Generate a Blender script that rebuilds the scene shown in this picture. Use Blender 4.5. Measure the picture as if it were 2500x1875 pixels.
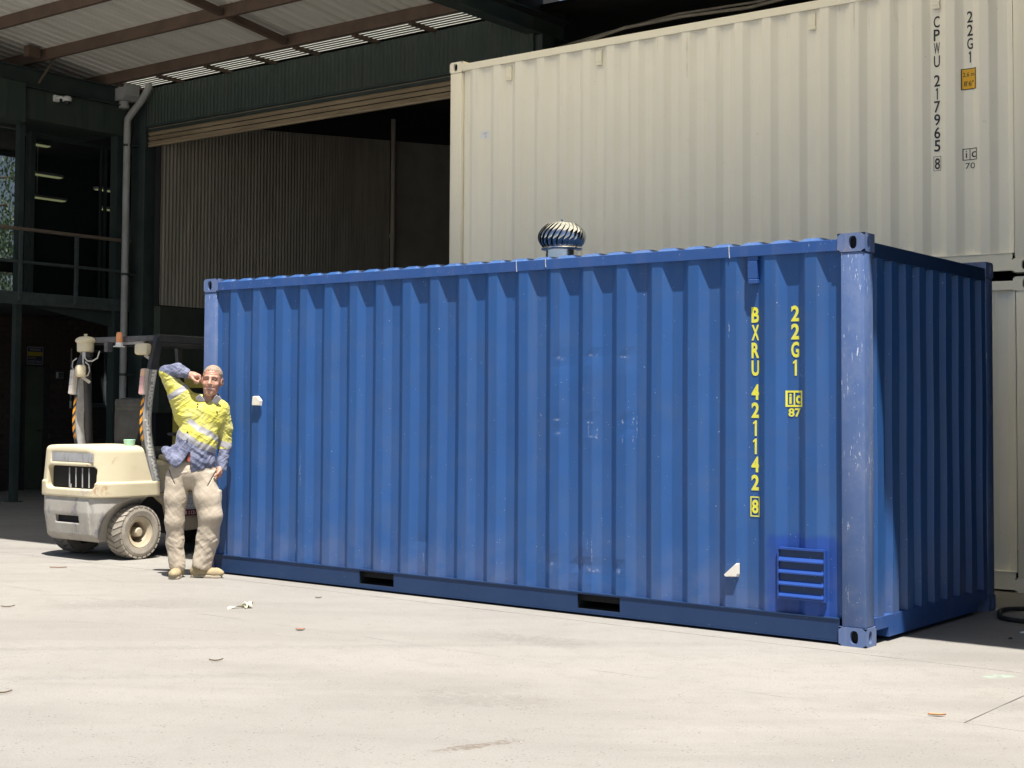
import bpy, bmesh, math, random
import numpy as np
from mathutils import Vector, Matrix

random.seed(11)
RNG = np.random.default_rng(5)
for _o in list(bpy.data.objects):
    bpy.data.objects.remove(_o)
SC = bpy.context.scene
COL = SC.collection
PI = math.pi

# ------------------------------------------------------------------ camera
CAM_YAW, CAM_PITCH, CAM_ROLL = 0.7005, 0.0414, 0.0093
_f = Vector((-math.sin(CAM_YAW) * math.cos(CAM_PITCH), math.cos(CAM_YAW) * math.cos(CAM_PITCH), math.sin(CAM_PITCH)))
_r0 = Vector((math.cos(CAM_YAW), math.sin(CAM_YAW), 0))
_u0 = _r0.cross(_f)
_r = math.cos(CAM_ROLL) * _r0 + math.sin(CAM_ROLL) * _u0
_u = -math.sin(CAM_ROLL) * _r0 + math.cos(CAM_ROLL) * _u0
cam_data = bpy.data.cameras.new('camera')
cam = bpy.data.objects.new('camera', cam_data)
COL.objects.link(cam)
cam.matrix_world = Matrix(((_r.x, _u.x, -_f.x, 3.6407), (_r.y, _u.y, -_f.y, -8.9193), (_r.z, _u.z, -_f.z, 1.4630), (0, 0, 0, 1)))
cam_data.sensor_fit = 'HORIZONTAL'
cam_data.sensor_width = 36.0
cam_data.lens = 3586.64 / 2500 * 36.0
cam_data.shift_x = 297.92 / 2500
cam_data.shift_y = -90.76 / 2500
cam_data.clip_start = 0.1
cam_data.clip_end = 2000
SC.camera = cam

# ------------------------------------------------------------------ sky, sun, exposure
SUN_EL, SUN_AZ = math.radians(70.2), math.radians(51.5)     # azimuth from -Y towards +X
world = bpy.data.worlds.new('World')
SC.world = world
world.use_nodes = True
_nt = world.node_tree
_sky = _nt.nodes.new('ShaderNodeTexSky')
_sky.sky_type = 'NISHITA'
_sky.sun_disc = False
_sky.sun_elevation = SUN_EL
_sky.sun_rotation = math.atan2(math.sin(SUN_AZ), -math.cos(SUN_AZ))
_sky.air_density = 1.0
_sky.dust_density = 1.6
_bg = _nt.nodes['Background']
_nt.links.new(_sky.outputs[0], _bg.inputs[0])
_bg.inputs[1].default_value = 0.056
sun_data = bpy.data.lights.new('sun', 'SUN')
sun_data.energy = 5.0
sun_data.angle = math.radians(0.53)
sun_data.color = (1.0, 0.955, 0.89)
sun = bpy.data.objects.new('sun', sun_data)
COL.objects.link(sun)
_sv = Vector((math.cos(SUN_EL) * math.sin(SUN_AZ), -math.cos(SUN_EL) * math.cos(SUN_AZ), math.sin(SUN_EL)))
sun.rotation_euler = _sv.to_track_quat('Z', 'Y').to_euler()
sun.location = (6, -12, 20)
SC.view_settings.view_transform = 'Standard'
SC.view_settings.look = 'None'
SC.view_settings.gamma = 1.0
SC.view_settings.use_curve_mapping = False
SC.view_settings.exposure = 0.97

# ------------------------------------------------------------------ materials
def srgb(r, g, b):
    def f(c):
        c /= 255.0
        return c / 12.92 if c <= 0.04045 else ((c + 0.055) / 1.055) ** 2.4
    return (f(r), f(g), f(b), 1.0)

class NT:
    """small helper to write shader node trees"""
    def __init__(self, name):
        self.m = bpy.data.materials.new(name)
        self.m.use_nodes = True
        self.t = self.m.node_tree
        self.b = self.t.nodes['Principled BSDF']
        self.out = self.t.nodes['Material Output']
        self._co = None
    def n(self, typ, **kw):
        nd = self.t.nodes.new(typ)
        for k, v in kw.items():
            setattr(nd, k, v)
        return nd
    def link(self, a, b):
        self.t.links.new(a, b)
    def val(self, sock, v):
        if isinstance(v, bpy.types.NodeSocket):
            self.link(v, sock)
        else:
            sock.default_value = v
    def co(self):
        if self._co is None:
            self._co = self.n('ShaderNodeTexCoord').outputs['Object']
        return self._co
    def mapped(self, scale=(1, 1, 1), rot=(0, 0, 0), loc=(0, 0, 0)):
        m = self.n('ShaderNodeMapping')
        self.link(self.co(), m.inputs['Vector'])
        m.inputs['Scale'].default_value = scale
        m.inputs['Rotation'].default_value = rot
        m.inputs['Location'].default_value = loc
        return m.outputs[0]
    def noise(self, scale, detail=4, rough=0.6, vec=None, dist=0.0):
        n = self.n('ShaderNodeTexNoise')
        n.inputs['Scale'].default_value = scale
        n.inputs['Detail'].default_value = detail
        n.inputs['Roughness'].default_value = rough
        n.inputs['Distortion'].default_value = dist
        self.link(vec if vec is not None else self.co(), n.inputs['Vector'])
        return n.outputs[0]
    def ramp(self, x, a, b, lo=0.0, hi=1.0, smooth=True):
        r = self.n('ShaderNodeMapRange')
        if smooth:
            r.interpolation_type = 'SMOOTHSTEP'
        self.val(r.inputs[0], x)
        r.inputs[1].default_value = a
        r.inputs[2].default_value = b
        r.inputs[3].default_value = lo
        r.inputs[4].default_value = hi
        return r.outputs[0]
    def math(self, op, a, b=0.0):
        r = self.n('ShaderNodeMath', operation=op)
        self.val(r.inputs[0], a)
        self.val(r.inputs[1], b)
        return r.outputs[0]
    def mix(self, f, a, b):
        r = self.n('ShaderNodeMix', data_type='RGBA')
        self.val(r.inputs[0], f)
        self.val(r.inputs[6], a)
        self.val(r.inputs[7], b)
        return r.outputs[2]
    def xyz(self):
        s = self.n('ShaderNodeSeparateXYZ')
        self.link(self.co(), s.inputs[0])
        return s.outputs
    def band(self, x, a, b, soft):
        """1 inside [a, b], soft edges"""
        return self.math('MULTIPLY', self.ramp(x, a - soft, a + soft), self.ramp(x, b - soft, b + soft, 1, 0))
    def bump(self, h, strength, dist=0.01):
        b = self.n('ShaderNodeBump')
        b.inputs['Strength'].default_value = strength
        b.inputs['Distance'].default_value = dist
        self.val(b.inputs['Height'], h)
        self.link(b.outputs[0], self.b.inputs['Normal'])
    def fin(self, col, rough=0.5, metal=0.0, spec=0.5):
        self.val(self.b.inputs['Base Color'], col)
        self.val(self.b.inputs['Roughness'], rough)
        self.b.inputs['Metallic'].default_value = metal
        self.b.inputs['Specular IOR Level'].default_value = spec
        return self.m

def c4(c):
    return tuple(c) if len(c) == 4 else (*c, 1.0)

def plain(name, col, col2=None, scale=6.0, rough=0.55, metal=0.0, spec=0.4, bump=0.0, bscale=60.0, stretch=(1, 1, 1), lo=0.35, hi=0.65):
    k = NT(name)
    col = c4(col)
    c = col
    if col2 is not None:
        c = k.mix(k.ramp(k.noise(scale, 5, 0.65, k.mapped(stretch)), lo, hi), col, c4(col2))
    if bump:
        k.bump(k.noise(bscale, 3), bump, 0.004)
    return k.fin(c, rough, metal, spec)

M = {}
def container_paint(name, base, base2, faded, chip, chip_amt=0.70, streak=0.5, patch=False, fade_amt=0.35, rough=0.42, spec=0.28, scr=None):
    k = NT(name)
    big = k.ramp(k.noise(1.3, 3), 0.35, 0.65)
    c = k.mix(big, c4(base), c4(base2))
    st = k.ramp(k.noise(9.0, 4, 0.6, k.mapped((1.0, 1.0, 0.05))), 0.48, 0.78)
    c = k.mix(k.math('MULTIPLY', st, streak), c, c4(faded))
    fd = k.ramp(k.noise(3.2, 6, 0.7), 0.42, 0.75)
    c = k.mix(k.math('MULTIPLY', fd, fade_amt), c, c4(faded))
    if patch:
        x, y, z = k.xyz()
        wob = k.math('MULTIPLY', k.math('SUBTRACT', k.noise(9, 3), 0.5), 0.09)
        m = k.math('MULTIPLY', k.band(k.math('ADD', x, wob), -0.66, -0.20, 0.025), k.band(k.math('ADD', z, wob), 0.15, 0.665, 0.025))
        m = k.math('MULTIPLY', m, k.ramp(y, 0.08, 0.1, 1, 0))
        c = k.mix(k.math('MULTIPLY', m, 0.85), c, (0.013, 0.055, 0.262, 1))
    if scr is not None:
        c = scr(k, c)
    n1 = k.noise(110.0, 4, 0.65, k.mapped((1.0, 1.0, 0.13)))
    n2 = k.noise(3.0, 3, 0.6)
    chips = k.math('MULTIPLY', k.ramp(n1, chip_amt, chip_amt + 0.03), k.ramp(n2, 0.50, 0.58))
    dots = k.ramp(k.noise(95.0, 1, 0.4), 0.79, 0.81)
    mk = k.math('MAXIMUM', chips, dots)
    c = k.mix(mk, c, c4(chip))
    k.bump(k.noise(14, 3, 0.5, k.mapped((1, 1, 0.35))), 0.12, 0.012)
    return k.fin(c, k.math('ADD', k.math('MULTIPLY', k.noise(5, 4), 0.2), rough - 0.1), 0.0, spec)

def scrapes(k, c):
    """road dust along the foot of the panel and pale scrape marks where things have hit it"""
    x, y, z = k.xyz()
    du = k.math('MULTIPLY', k.ramp(z, 0.16, 0.75, 1, 0), k.ramp(k.noise(2.6, 5, 0.65), 0.35, 0.7))
    c = k.mix(k.math('MULTIPLY', du, 0.32), c, (0.15, 0.155, 0.215, 1))
    g = k.noise(60, 5, 0.75)
    wx = k.math('MULTIPLY', k.math('SUBTRACT', k.noise(28, 3, 0.6), 0.5), 0.022)
    x = k.math('ADD', x, wx); z = k.math('ADD', z, wx)
    for (cx, cz, hx, hz, amt) in ((-2.30, 1.385, .035, .012, .7), (-2.30, 1.29, .035, .010, .55), (-2.02, 1.37, .038, .010, .8), (-2.00, 1.27, .034, .010, .7), (-2.03, 1.32, .006, .045, .8), (-1.97, 1.29, .006, .05, .8),
                                  (-1.75, 1.385, .006, .03, 1), (-1.68, 1.385, .006, .03, 1), (-1.75, 1.26, .007, .03, 1), (-1.68, 1.26, .006, .03, 1), (-1.655, 1.36, .004, .10, .9), (-2.28, 1.83, .035, .016, .6), (-2.0, 1.85, .035, .012, .8), (-1.74, 1.835, .034, .010, .8),
                                  (-2.00, 0.46, .005, .11, .9), (-2.04, 0.50, .004, .05, .8), (-2.0, 0.325, .06, .014, .9), (-2.10, 0.38, .012, .06, .7), (-1.785, 0.335, .022, .02, .9), (-2.34, 0.345, .014, .016, .9),
                                  (-0.935, 2.02, .006, .075, 1), (-4.86, 0.95, .006, .17, .9), (-3.56, 0.31, .006, .05, .8), (-5.15, 1.30, .004, .10, .7), (-4.93, 0.30, .02, .07, .7), (-5.55, 1.75, .006, .16, .5)):
        a = k.math('ABSOLUTE', k.math('SUBTRACT', x, cx)); b = k.math('ABSOLUTE', k.math('SUBTRACT', z, cz))
        m = k.math('MULTIPLY', k.ramp(a, hx * 0.3, hx * 1.1, 1, 0), k.ramp(b, hz * 0.3, hz * 1.1, 1, 0))
        m = k.math('MULTIPLY', m, k.ramp(g, 0.44, 0.60))
        c = k.mix(k.math('MULTIPLY', k.math('MULTIPLY', m, k.ramp(y, 0.08, 0.1, 1, 0)), amt * 0.52), c, (0.42, 0.46, 0.56, 1))
    return c
def grime(k, c):
    """rust runs and grime starting under the top rail"""
    x, y, z = k.xyz()
    run = k.math('MULTIPLY', k.ramp(k.noise(16, 3, 0.6, k.mapped((1, 1, 0.045))), 0.62, 0.72), k.ramp(k.math('ADD', z, k.math('MULTIPLY', k.noise(4, 2), 1.4)), 2.55, 3.25))
    c = k.mix(k.math('MULTIPLY', run, 0.5), c, (0.42, 0.33, 0.22, 1))
    spot = k.math('MULTIPLY', k.ramp(k.noise(30, 4, 0.7, k.mapped((1, 1, 0.4))), 0.66, 0.72), k.ramp(k.noise(1.7, 3), 0.54, 0.64))
    return k.mix(k.math('MULTIPLY', spot, 0.45), c, (0.40, 0.36, 0.30, 1))
M['blue'] = container_paint('blue_paint', (0.0215, 0.080, 0.240), (0.0235, 0.088, 0.262), (0.064, 0.102, 0.20), (0.50, 0.54, 0.64), 0.74, 0.4, True, 0.30, scr=scrapes)
M['blue_post'] = container_paint('scuffed_blue_paint', (0.088, 0.142, 0.30), (0.068, 0.125, 0.285), (0.18, 0.22, 0.345), (0.50, 0.54, 0.62), 0.620, 0.8, False, 0.6, 0.5)
M['blue_rail'] = container_paint('rail_blue_paint', (0.026, 0.080, 0.255), (0.023, 0.073, 0.24), (0.09, 0.125, 0.25), (0.62, 0.66, 0.76), 0.70, 0.3, False, 0.3)
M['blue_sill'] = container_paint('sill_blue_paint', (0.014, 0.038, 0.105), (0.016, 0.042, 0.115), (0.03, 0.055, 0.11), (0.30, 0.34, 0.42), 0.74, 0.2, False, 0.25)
M['blue_new'] = plain('fresh_blue_paint', (0.015, 0.058, 0.265), (0.02, 0.066, 0.28), 5, 0.35)
M['blue_cast'] = container_paint('casting_blue_paint', (0.11, 0.16, 0.31), (0.085, 0.14, 0.295), (0.22, 0.235, 0.31), (0.42, 0.24, 0.14), 0.61, 0.7, False, 0.6, 0.5)
M['cream'] = container_paint('cream_container_paint', (0.88, 0.84, 0.725), (0.90, 0.86, 0.745), (0.86, 0.82, 0.715), (0.40, 0.36, 0.30), 0.80, 0.5, False, 0.3, 0.5, scr=grime)
M['cream_trim'] = container_paint('cream_trim_paint', (0.88, 0.83, 0.69), (0.86, 0.81, 0.67), (0.83, 0.79, 0.66), (0.38, 0.30, 0.22), 0.70, 0.5, False, 0.3, 0.5)
M['yellow_mark'] = plain('yellow_lettering', (0.70, 0.66, 0.05), (0.62, 0.60, 0.09), 30, 0.5)
M['black_mark'] = plain('black_lettering', (0.02, 0.02, 0.022), (0.035, 0.035, 0.04), 30, 0.5)
M['amber'] = plain('amber_label', (0.80, 0.44, 0.02), (0.76, 0.42, 0.03), 20, 0.5)
M['hole'] = plain('hole_dark', (0.012, 0.012, 0.013), None, rough=0.9)
M['bead'] = plain('sealant_bead', (0.42, 0.45, 0.52), (0.34, 0.37, 0.45), 50, 0.7)
M['vent_cream'] = plain('aged_cream_plastic', (0.72, 0.68, 0.60), (0.52, 0.42, 0.32), 22, 0.6, lo=0.55, hi=0.75)
M['chrome'] = plain('polished_aluminium', (0.60, 0.63, 0.68), (0.50, 0.53, 0.58), 9, 0.10, 1.0)
M['chrome_base'] = plain('satin_aluminium', (0.82, 0.82, 0.84), (0.7, 0.7, 0.74), 9, 0.22, 1.0)
M['sticker'] = plain('white_sticker', (0.80, 0.81, 0.84), None)
M['green_dark'] = plain('dark_green_steel', (0.029, 0.046, 0.044), (0.043, 0.059, 0.055), 2.2, 0.6)
M['green_clad'] = plain('dark_green_cladding', (0.036, 0.058, 0.050), (0.05, 0.066, 0.054), 3.0, 0.55, stretch=(3, 3, 0.3))
M['purlin'] = plain('red_oxide_primer_steel', (0.135, 0.092, 0.066), (0.10, 0.070, 0.053), 3.0, 0.7)
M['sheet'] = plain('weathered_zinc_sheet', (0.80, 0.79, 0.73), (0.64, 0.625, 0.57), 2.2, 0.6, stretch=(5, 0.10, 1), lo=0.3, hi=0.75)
M['sheet_dark'] = plain('shade_black_sheet', (0.030, 0.030, 0.028), (0.02, 0.02, 0.02), 3.0, 0.8)  # near-black colour stands in for the deep shade under the roof
_k = NT('translucent_eave_slat')
_k.fin((0.80, 0.80, 0.74, 1), 0.5)
_tr = _k.n('ShaderNodeBsdfTranslucent')
_tr.inputs['Color'].default_value = (0.84, 0.84, 0.78, 1)
_mx = _k.n('ShaderNodeMixShader')
_mx.inputs[0].default_value = 0.75
_k.link(_k.b.outputs[0], _mx.inputs[1])
_k.link(_tr.outputs[0], _mx.inputs[2])
_k.link(_mx.outputs[0], _k.out.inputs['Surface'])
M['slat'] = _k.m
def translucent(name, col, amt):
    k = NT(name)
    k.fin(c4(col), 0.5)
    tr = k.n('ShaderNodeBsdfTranslucent')
    tr.inputs['Color'].default_value = c4(col)
    mx = k.n('ShaderNodeMixShader')
    mx.inputs[0].default_value = amt
    k.link(k.b.outputs[0], mx.inputs[1]); k.link(tr.outputs[0], mx.inputs[2]); k.link(mx.outputs[0], k.out.inputs['Surface'])
    return k.m
M['fill_sheet'] = translucent('fill_light_translucent', (0.88, 0.84, 0.72), 0.95)  # translucent roofing added to brighten the cream containers from above
M['lining'] = plain('brown_iron_lining', (0.40, 0.365, 0.305), (0.28, 0.255, 0.21), 2.2, 0.7, stretch=(3, 3, 0.35), lo=0.3, hi=0.7)
M['lining2'] = plain('grey_green_lining', (0.44, 0.42, 0.36), (0.35, 0.335, 0.285), 1.2, 0.7)
M['dado'] = plain('green_dado_steel', (0.060, 0.075, 0.060), (0.045, 0.055, 0.045), 2, 0.6)
M['roller'] = plain('bronze_roller_slat', (0.38, 0.30, 0.20), (0.26, 0.205, 0.135), 2.0, 0.5, stretch=(0.5, 3, 3))
M['pipe'] = plain('grey_pvc_pipe', (0.40, 0.41, 0.41), (0.31, 0.315, 0.305), 2.5, 0.5)
M['railing'] = plain('railing_green_steel', (0.075, 0.096, 0.095), (0.055, 0.07, 0.07), 8, 0.5)
M['timber'] = plain('weathered_handrail', (0.20, 0.155, 0.115), (0.14, 0.11, 0.085), 7, 0.7, stretch=(1, 0.2, 1))
M['brick'] = plain('dark_brick', (0.050, 0.036, 0.030), (0.036, 0.027, 0.024), 3, 0.9)
M['mortar'] = plain('mortar', (0.030, 0.027, 0.025), None, rough=0.95)
M['door_green'] = plain('dull_green_door', (0.065, 0.085, 0.058), (0.05, 0.065, 0.045), 1.3, 0.6)
M['white_plastic'] = plain('white_plastic', (0.78, 0.78, 0.76), (0.70, 0.70, 0.69), 12, 0.4)
M['black_plastic'] = plain('black_plastic', (0.02, 0.02, 0.022), (0.03, 0.03, 0.032), 12, 0.5)
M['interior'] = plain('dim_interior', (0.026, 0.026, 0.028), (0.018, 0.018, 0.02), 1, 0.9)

def glass_mat(name, tint, rough=0.03, alpha=0.35):
    k = NT(name)
    k.fin(c4(tint), rough, 0.0, 0.5)
    k.b.inputs['Alpha'].default_value = alpha
    return k.m
M['glass'] = glass_mat('tinted_window_glass', (0.02, 0.028, 0.03), alpha=0.45)
M['glass_dark'] = glass_mat('dark_window_glass', (0.02, 0.022, 0.024), alpha=0.85)
def glow_mat(name, col, s):
    k = NT(name)
    k.fin(c4(col), 0.5)
    k.b.inputs['Emission Color'].default_value = c4(col)
    k.b.inputs['Emission Strength'].default_value = s
    return k.m
M['tube'] = glow_mat('glass_reflection_glow', (0.62, 0.66, 0.34), 0.34)  # dim glow stands in for strip reflections in the upper windows

def concrete(name):
    k = NT(name)
    co = k.mapped((1, 1, 1))
    big = k.ramp(k.noise(0.35, 4, 0.55, co), 0.35, 0.65)
    c = k.mix(big, (0.246, 0.234, 0.213, 1), (0.284, 0.270, 0.246, 1))
    _m2 = k.n('ShaderNodeMapping')
    k.link(k.mapped((1, 1, 1), (0, 0, -CAM_YAW)), _m2.inputs['Vector'])
    _m2.inputs['Scale'].default_value = (0.30, 1.5, 1)
    swp = k.ramp(k.noise(1.3, 5, 0.6, _m2.outputs[0], 0.5), 0.42, 0.68)
    c = k.mix(k.math('MULTIPLY', swp, 0.55), c, (0.206, 0.193, 0.177, 1))
    mid = k.ramp(k.noise(6.0, 6, 0.7, co), 0.45, 0.75)
    c = k.mix(k.math('MULTIPLY', mid, 0.55), c, (0.215, 0.202, 0.182, 1))
    fine = k.noise(90.0, 3, 0.7, co)
    c = k.mix(k.ramp(fine, 0.54, 0.70, 0, 0.75), c, (0.15, 0.138, 0.122, 1))
    c = k.mix(k.ramp(fine, 0.30, 0.42, 0.28, 0), c, (0.40, 0.378, 0.345, 1))
    v = k.n('ShaderNodeTexVoronoi')
    v.inputs['Scale'].default_value = 34.0
    k.link(co, v.inputs['Vector'])
    pit = k.math('MULTIPLY', k.ramp(v.outputs['Distance'], 0.10, 0.26, 1, 0), k.ramp(k.noise(5.0, 4, 0.7, co), 0.45, 0.62))
    c = k.mix(k.math('MULTIPLY', pit, 0.8), c, (0.10, 0.092, 0.082, 1))
    v2 = k.n('ShaderNodeTexVoronoi')
    v2.inputs['Scale'].default_value = 17.0
    k.link(k.mapped((1, 1, 1), loc=(3.3, 1.7, 0)), v2.inputs['Vector'])
    pale = k.math('MULTIPLY', k.ramp(v2.outputs['Distance'], 0.03, 0.10, 1, 0), k.ramp(k.noise(3.0, 3, 0.6, co), 0.55, 0.65))
    c = k.mix(k.math('MULTIPLY', pale, 0.5), c, (0.46, 0.445, 0.41, 1))
    # an oily streak and a spill of green paint lying on the slab, and a faint crack
    x, y, z = k.xyz()
    def smear(cx, cy, ang, hl, hw, col, amt):
        nonlocal c
        dx, dy = k.math('SUBTRACT', x, cx), k.math('SUBTRACT', y, cy)
        wob = k.math('MULTIPLY', k.math('SUBTRACT', k.noise(14, 3, 0.6, co), 0.5), hw * 2.6)
        a = k.math('ADD', k.math('MULTIPLY', dx, math.cos(ang)), k.math('MULTIPLY', dy, math.sin(ang)))
        b = k.math('ADD', k.math('SUBTRACT', k.math('MULTIPLY', dy, math.cos(ang)), k.math('MULTIPLY', dx, math.sin(ang))), wob)
        m = k.math('MULTIPLY', k.ramp(k.math('ABSOLUTE', a), hl * 0.5, hl, 1, 0), k.ramp(k.math('ABSOLUTE', b), hw * 0.3, hw, 1, 0))
        m = k.math('MULTIPLY', m, k.ramp(k.noise(22, 4, 0.6, co), 0.32, 0.58))
        c = k.mix(k.math('MULTIPLY', m, amt), c, col)
    smear(-3.4, -3.2, CAM_YAW + 0.10, 2.6, 0.085, (0.17, 0.16, 0.15, 1), 0.35)
    smear(-3.1, -4.3, CAM_YAW + 0.14, 2.4, 0.085, (0.17, 0.16, 0.15, 1), 0.30)
    smear(-1.7, -1.15, 0.05, 0.55, 0.22, (0.16, 0.15, 0.135, 1), 0.45)
    smear(-0.8, -2.9, 0.5, 0.45, 0.25, (0.17, 0.155, 0.14, 1), 0.42)
    smear(-4.9, -1.9, 0.9, 0.7, 0.3, (0.18, 0.16, 0.145, 1), 0.40)
    smear(-3.6, -2.35, math.radians(20), 1.6, 0.006, (0.12, 0.105, 0.09, 1), 0.6)
    smear(-0.21, -3.74, math.atan2(0.44, 0.16), 0.27, 0.045, (0.13, 0.10, 0.075, 1), 0.75)
    smear(0.93, -0.42, math.radians(60), 0.12, 0.06, (0.30, 0.42, 0.32, 1), 0.7)
    smear(-6.6, -0.82, math.atan2(-0.33, 1.21), 0.95, 0.010, (0.19, 0.155, 0.125, 1), 0.7)
    smear(0.25, -2.2, math.radians(36), 1.3, 0.007, (0.23, 0.195, 0.165, 1), 0.6)
    k.bump(k.math('ADD', fine, k.math('MULTIPLY', k.noise(18, 4, 0.6, co), 1.2)), 0.25, 0.006)
    return k.fin(c, 0.85, 0.0, 0.25)
M['concrete'] = concrete('pale_concrete')
M['subbase'] = plain('joint_dirt', (0.22, 0.185, 0.15), (0.17, 0.14, 0.115), 20, 0.95)
M['yard'] = plain('yard_concrete', (0.275, 0.257, 0.23), (0.245, 0.228, 0.205), 0.4, 0.9)
M['floor_in'] = plain('old_indoor_concrete', (0.16, 0.16, 0.155), (0.12, 0.12, 0.118), 0.8, 0.7)

# ------------------------------------------------------------------ objects
def tag(o, label=None, cat=None, group=None, kind=None):
    if label: o['label'] = label
    if cat: o['category'] = cat
    if group: o['group'] = group
    if kind: o['kind'] = kind
    return o

_base = {}
def thing(name, label, cat, loc=(0, 0, 0), rotz=0.0, group=None, parent=None):
    o = bpy.data.objects.new(name, None)
    COL.objects.link(o)
    o.location = loc
    o.rotation_euler = (0, 0, rotz)
    o.empty_display_size = 0.2
    tag(o, label, cat, group)
    _base[o.name] = Vector(loc)
    return o

def obj(name, verts, faces, mat, parent=None, world=None, smooth=False, mats=None, fmat=None):
    """world: Vector subtracted from the vertices (the parent's base) so that geometry may be written in world coordinates"""
    me = bpy.data.meshes.new(name)
    if world is not None:
        verts = [(v[0] - world[0], v[1] - world[1], v[2] - world[2]) for v in verts]
    me.from_pydata([tuple(map(float, v)) for v in verts], [], [tuple(map(int, f)) for f in faces])
    for m in (mats or [mat]):
        me.materials.append(M[m] if isinstance(m, str) else m)
    if fmat is not None:
        me.polygons.foreach_set('material_index', np.asarray(fmat, dtype=np.int32))
    if smooth:
        me.polygons.foreach_set('use_smooth', np.ones(len(me.polygons), dtype=bool))
    me.update()
    o = bpy.data.objects.new(name, me)
    COL.objects.link(o)
    if parent is not None:
        o.parent = parent
    return o

class MB:
    def __init__(self):
        self.v, self.f = [], []
    def add(self, vs, fs):
        k = len(self.v)
        self.v += [tuple(p) for p in vs]
        self.f += [tuple(i + k for i in f) for f in fs]
        return self
    def box(self, x0, x1, y0, y1, z0, z1, bev=0.0, rot=None, piv=None):
        x0, x1 = min(x0, x1), max(x0, x1); y0, y1 = min(y0, y1), max(y0, y1); z0, z1 = min(z0, z1), max(z0, z1)
        if bev <= 0:
            vs = [(x, y, z) for x in (x0, x1) for y in (y0, y1) for z in (z0, z1)]
            fs = [(0, 1, 3, 2), (4, 6, 7, 5), (0, 4, 5, 1), (2, 3, 7, 6), (0, 2, 6, 4), (1, 5, 7, 3)]
        else:
            b = bmesh.new()
            bmesh.ops.create_cube(b, size=1.0)
            for v in b.verts:
                v.co = Vector(((x0 + x1) / 2 + v.co.x * (x1 - x0), (y0 + y1) / 2 + v.co.y * (y1 - y0), (z0 + z1) / 2 + v.co.z * (z1 - z0)))
            bmesh.ops.bevel(b, geom=b.edges[:], offset=bev, segments=2, affect='EDGES', profile=0.5)
            b.verts.index_update()
            vs = [tuple(v.co) for v in b.verts]
            fs = [tuple(v.index for v in f.verts) for f in b.faces]
            b.free()
        if rot is not None:
            p = Vector(piv if piv else ((x0 + x1) / 2, (y0 + y1) / 2, (z0 + z1) / 2))
            vs = [tuple(rot @ (Vector(v) - p) + p) for v in vs]
        return self.add(vs, fs)
    def bar(self, a, b, w, h=None, up=(0, 0, 1)):
        """box-section bar from a to b"""
        h = h or w
        a, b = Vector(a), Vector(b)
        d = (b - a).normalized()
        s = d.cross(Vector(up))
        if s.length < 1e-4:
            s = d.cross(Vector((1, 0, 0)))
        s.normalize()
        u = s.cross(d)
        vs = []
        for p in (a, b):
            for i, j in ((-1, -1), (1, -1), (1, 1), (-1, 1)):
                vs.append(p + s * (i * w / 2) + u * (j * h / 2))
        return self.add(vs, [(0, 1, 2, 3), (7, 6, 5, 4), (0, 4, 5, 1), (1, 5, 6, 2), (2, 6, 7, 3), (3, 7, 4, 0)])
    def tube(self, pts, r, n=10, caps=True, flat=None):
        pts = [Vector(p) for p in pts]
        rs = r if isinstance(r, (list, tuple)) else [r] * len(pts)
        vs, fs, pu = [], [], None
        for i, p in enumerate(pts):
            d = (pts[min(i + 1, len(pts) - 1)] - pts[max(i - 1, 0)]).normalized()
            if pu is None:
                pu = d.cross(Vector((0.31, 0.2, 0.93)))
                if pu.length < 1e-3: pu = d.cross(Vector((1, 0, 0)))
            u = (pu - d * pu.dot(d)).normalized()
            pu = u
            w = d.cross(u)
            for k in range(n):
                a = 2 * PI * k / n
                vs.append(p + u * (math.cos(a) * rs[i]) + w * (math.sin(a) * rs[i]))
        for i in range(len(pts) - 1):
            for k in range(n):
                q = (k + 1) % n
                fs.append((i * n + k, i * n + q, (i + 1) * n + q, (i + 1) * n + k))
        if caps:
            fs.append(tuple(reversed(range(n))))
            fs.append(tuple(range((len(pts) - 1) * n, len(pts) * n)))
        return self.add(vs, fs)
    def lathe(self, prof, c, axis='z', n=24, close=True):
        """prof: (radius, height) pairs along the axis"""
        vs, fs = [], []
        for (r, h) in prof:
            for k in range(n):
                a = 2 * PI * k / n
                x, y = r * math.cos(a), r * math.sin(a)
                vs.append({'z': (c[0] + x, c[1] + y, c[2] + h), 'x': (c[0] + h, c[1] + x, c[2] + y), 'y': (c[0] + y, c[1] + h, c[2] + x)}[axis])
        for i in range(len(prof) - 1):
            for k in range(n):
                q = (k + 1) % n
                fs.append((i * n + k, i * n + q, (i + 1) * n + q, (i + 1) * n + k))
        if close:
            fs.append(tuple(reversed(range(n))))
            fs.append(tuple(range((len(prof) - 1) * n, len(prof) * n)))
        return self.add(vs, fs)
    def prism(self, poly, a0, a1, axis='y'):
        """2D outline extruded; axis y: poly is (x, z); axis x: (y, z); axis z: (x, y)"""
        n = len(poly)
        def p(q, a):
            return {'y': (q[0], a, q[1]), 'x': (a, q[0], q[1]), 'z': (q[0], q[1], a)}[axis]
        vs = [p(q, a0) for q in poly] + [p(q, a1) for q in poly]
        fs = [tuple(range(n)), tuple(reversed(range(n, 2 * n)))] + [(i, i + n, (i + 1) % n + n, (i + 1) % n) for i in range(n)]
        return self.add(vs, fs)
    def build(self, name, mat, parent=None, world=None, smooth=False, fix=True):
        o = obj(name, self.v, self.f, mat, parent, world, smooth)
        if fix:
            b = bmesh.new()
            b.from_mesh(o.data)
            bmesh.ops.recalc_face_normals(b, faces=b.faces[:])
            b.to_mesh(o.data)
            b.free()
        if smooth:
            o.data.polygons.foreach_set('use_smooth', np.ones(len(o.data.polygons), dtype=bool))
            try:
                o.data.set_sharp_from_angle(angle=math.radians(38))
            except Exception:
                pass
        return o

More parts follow.
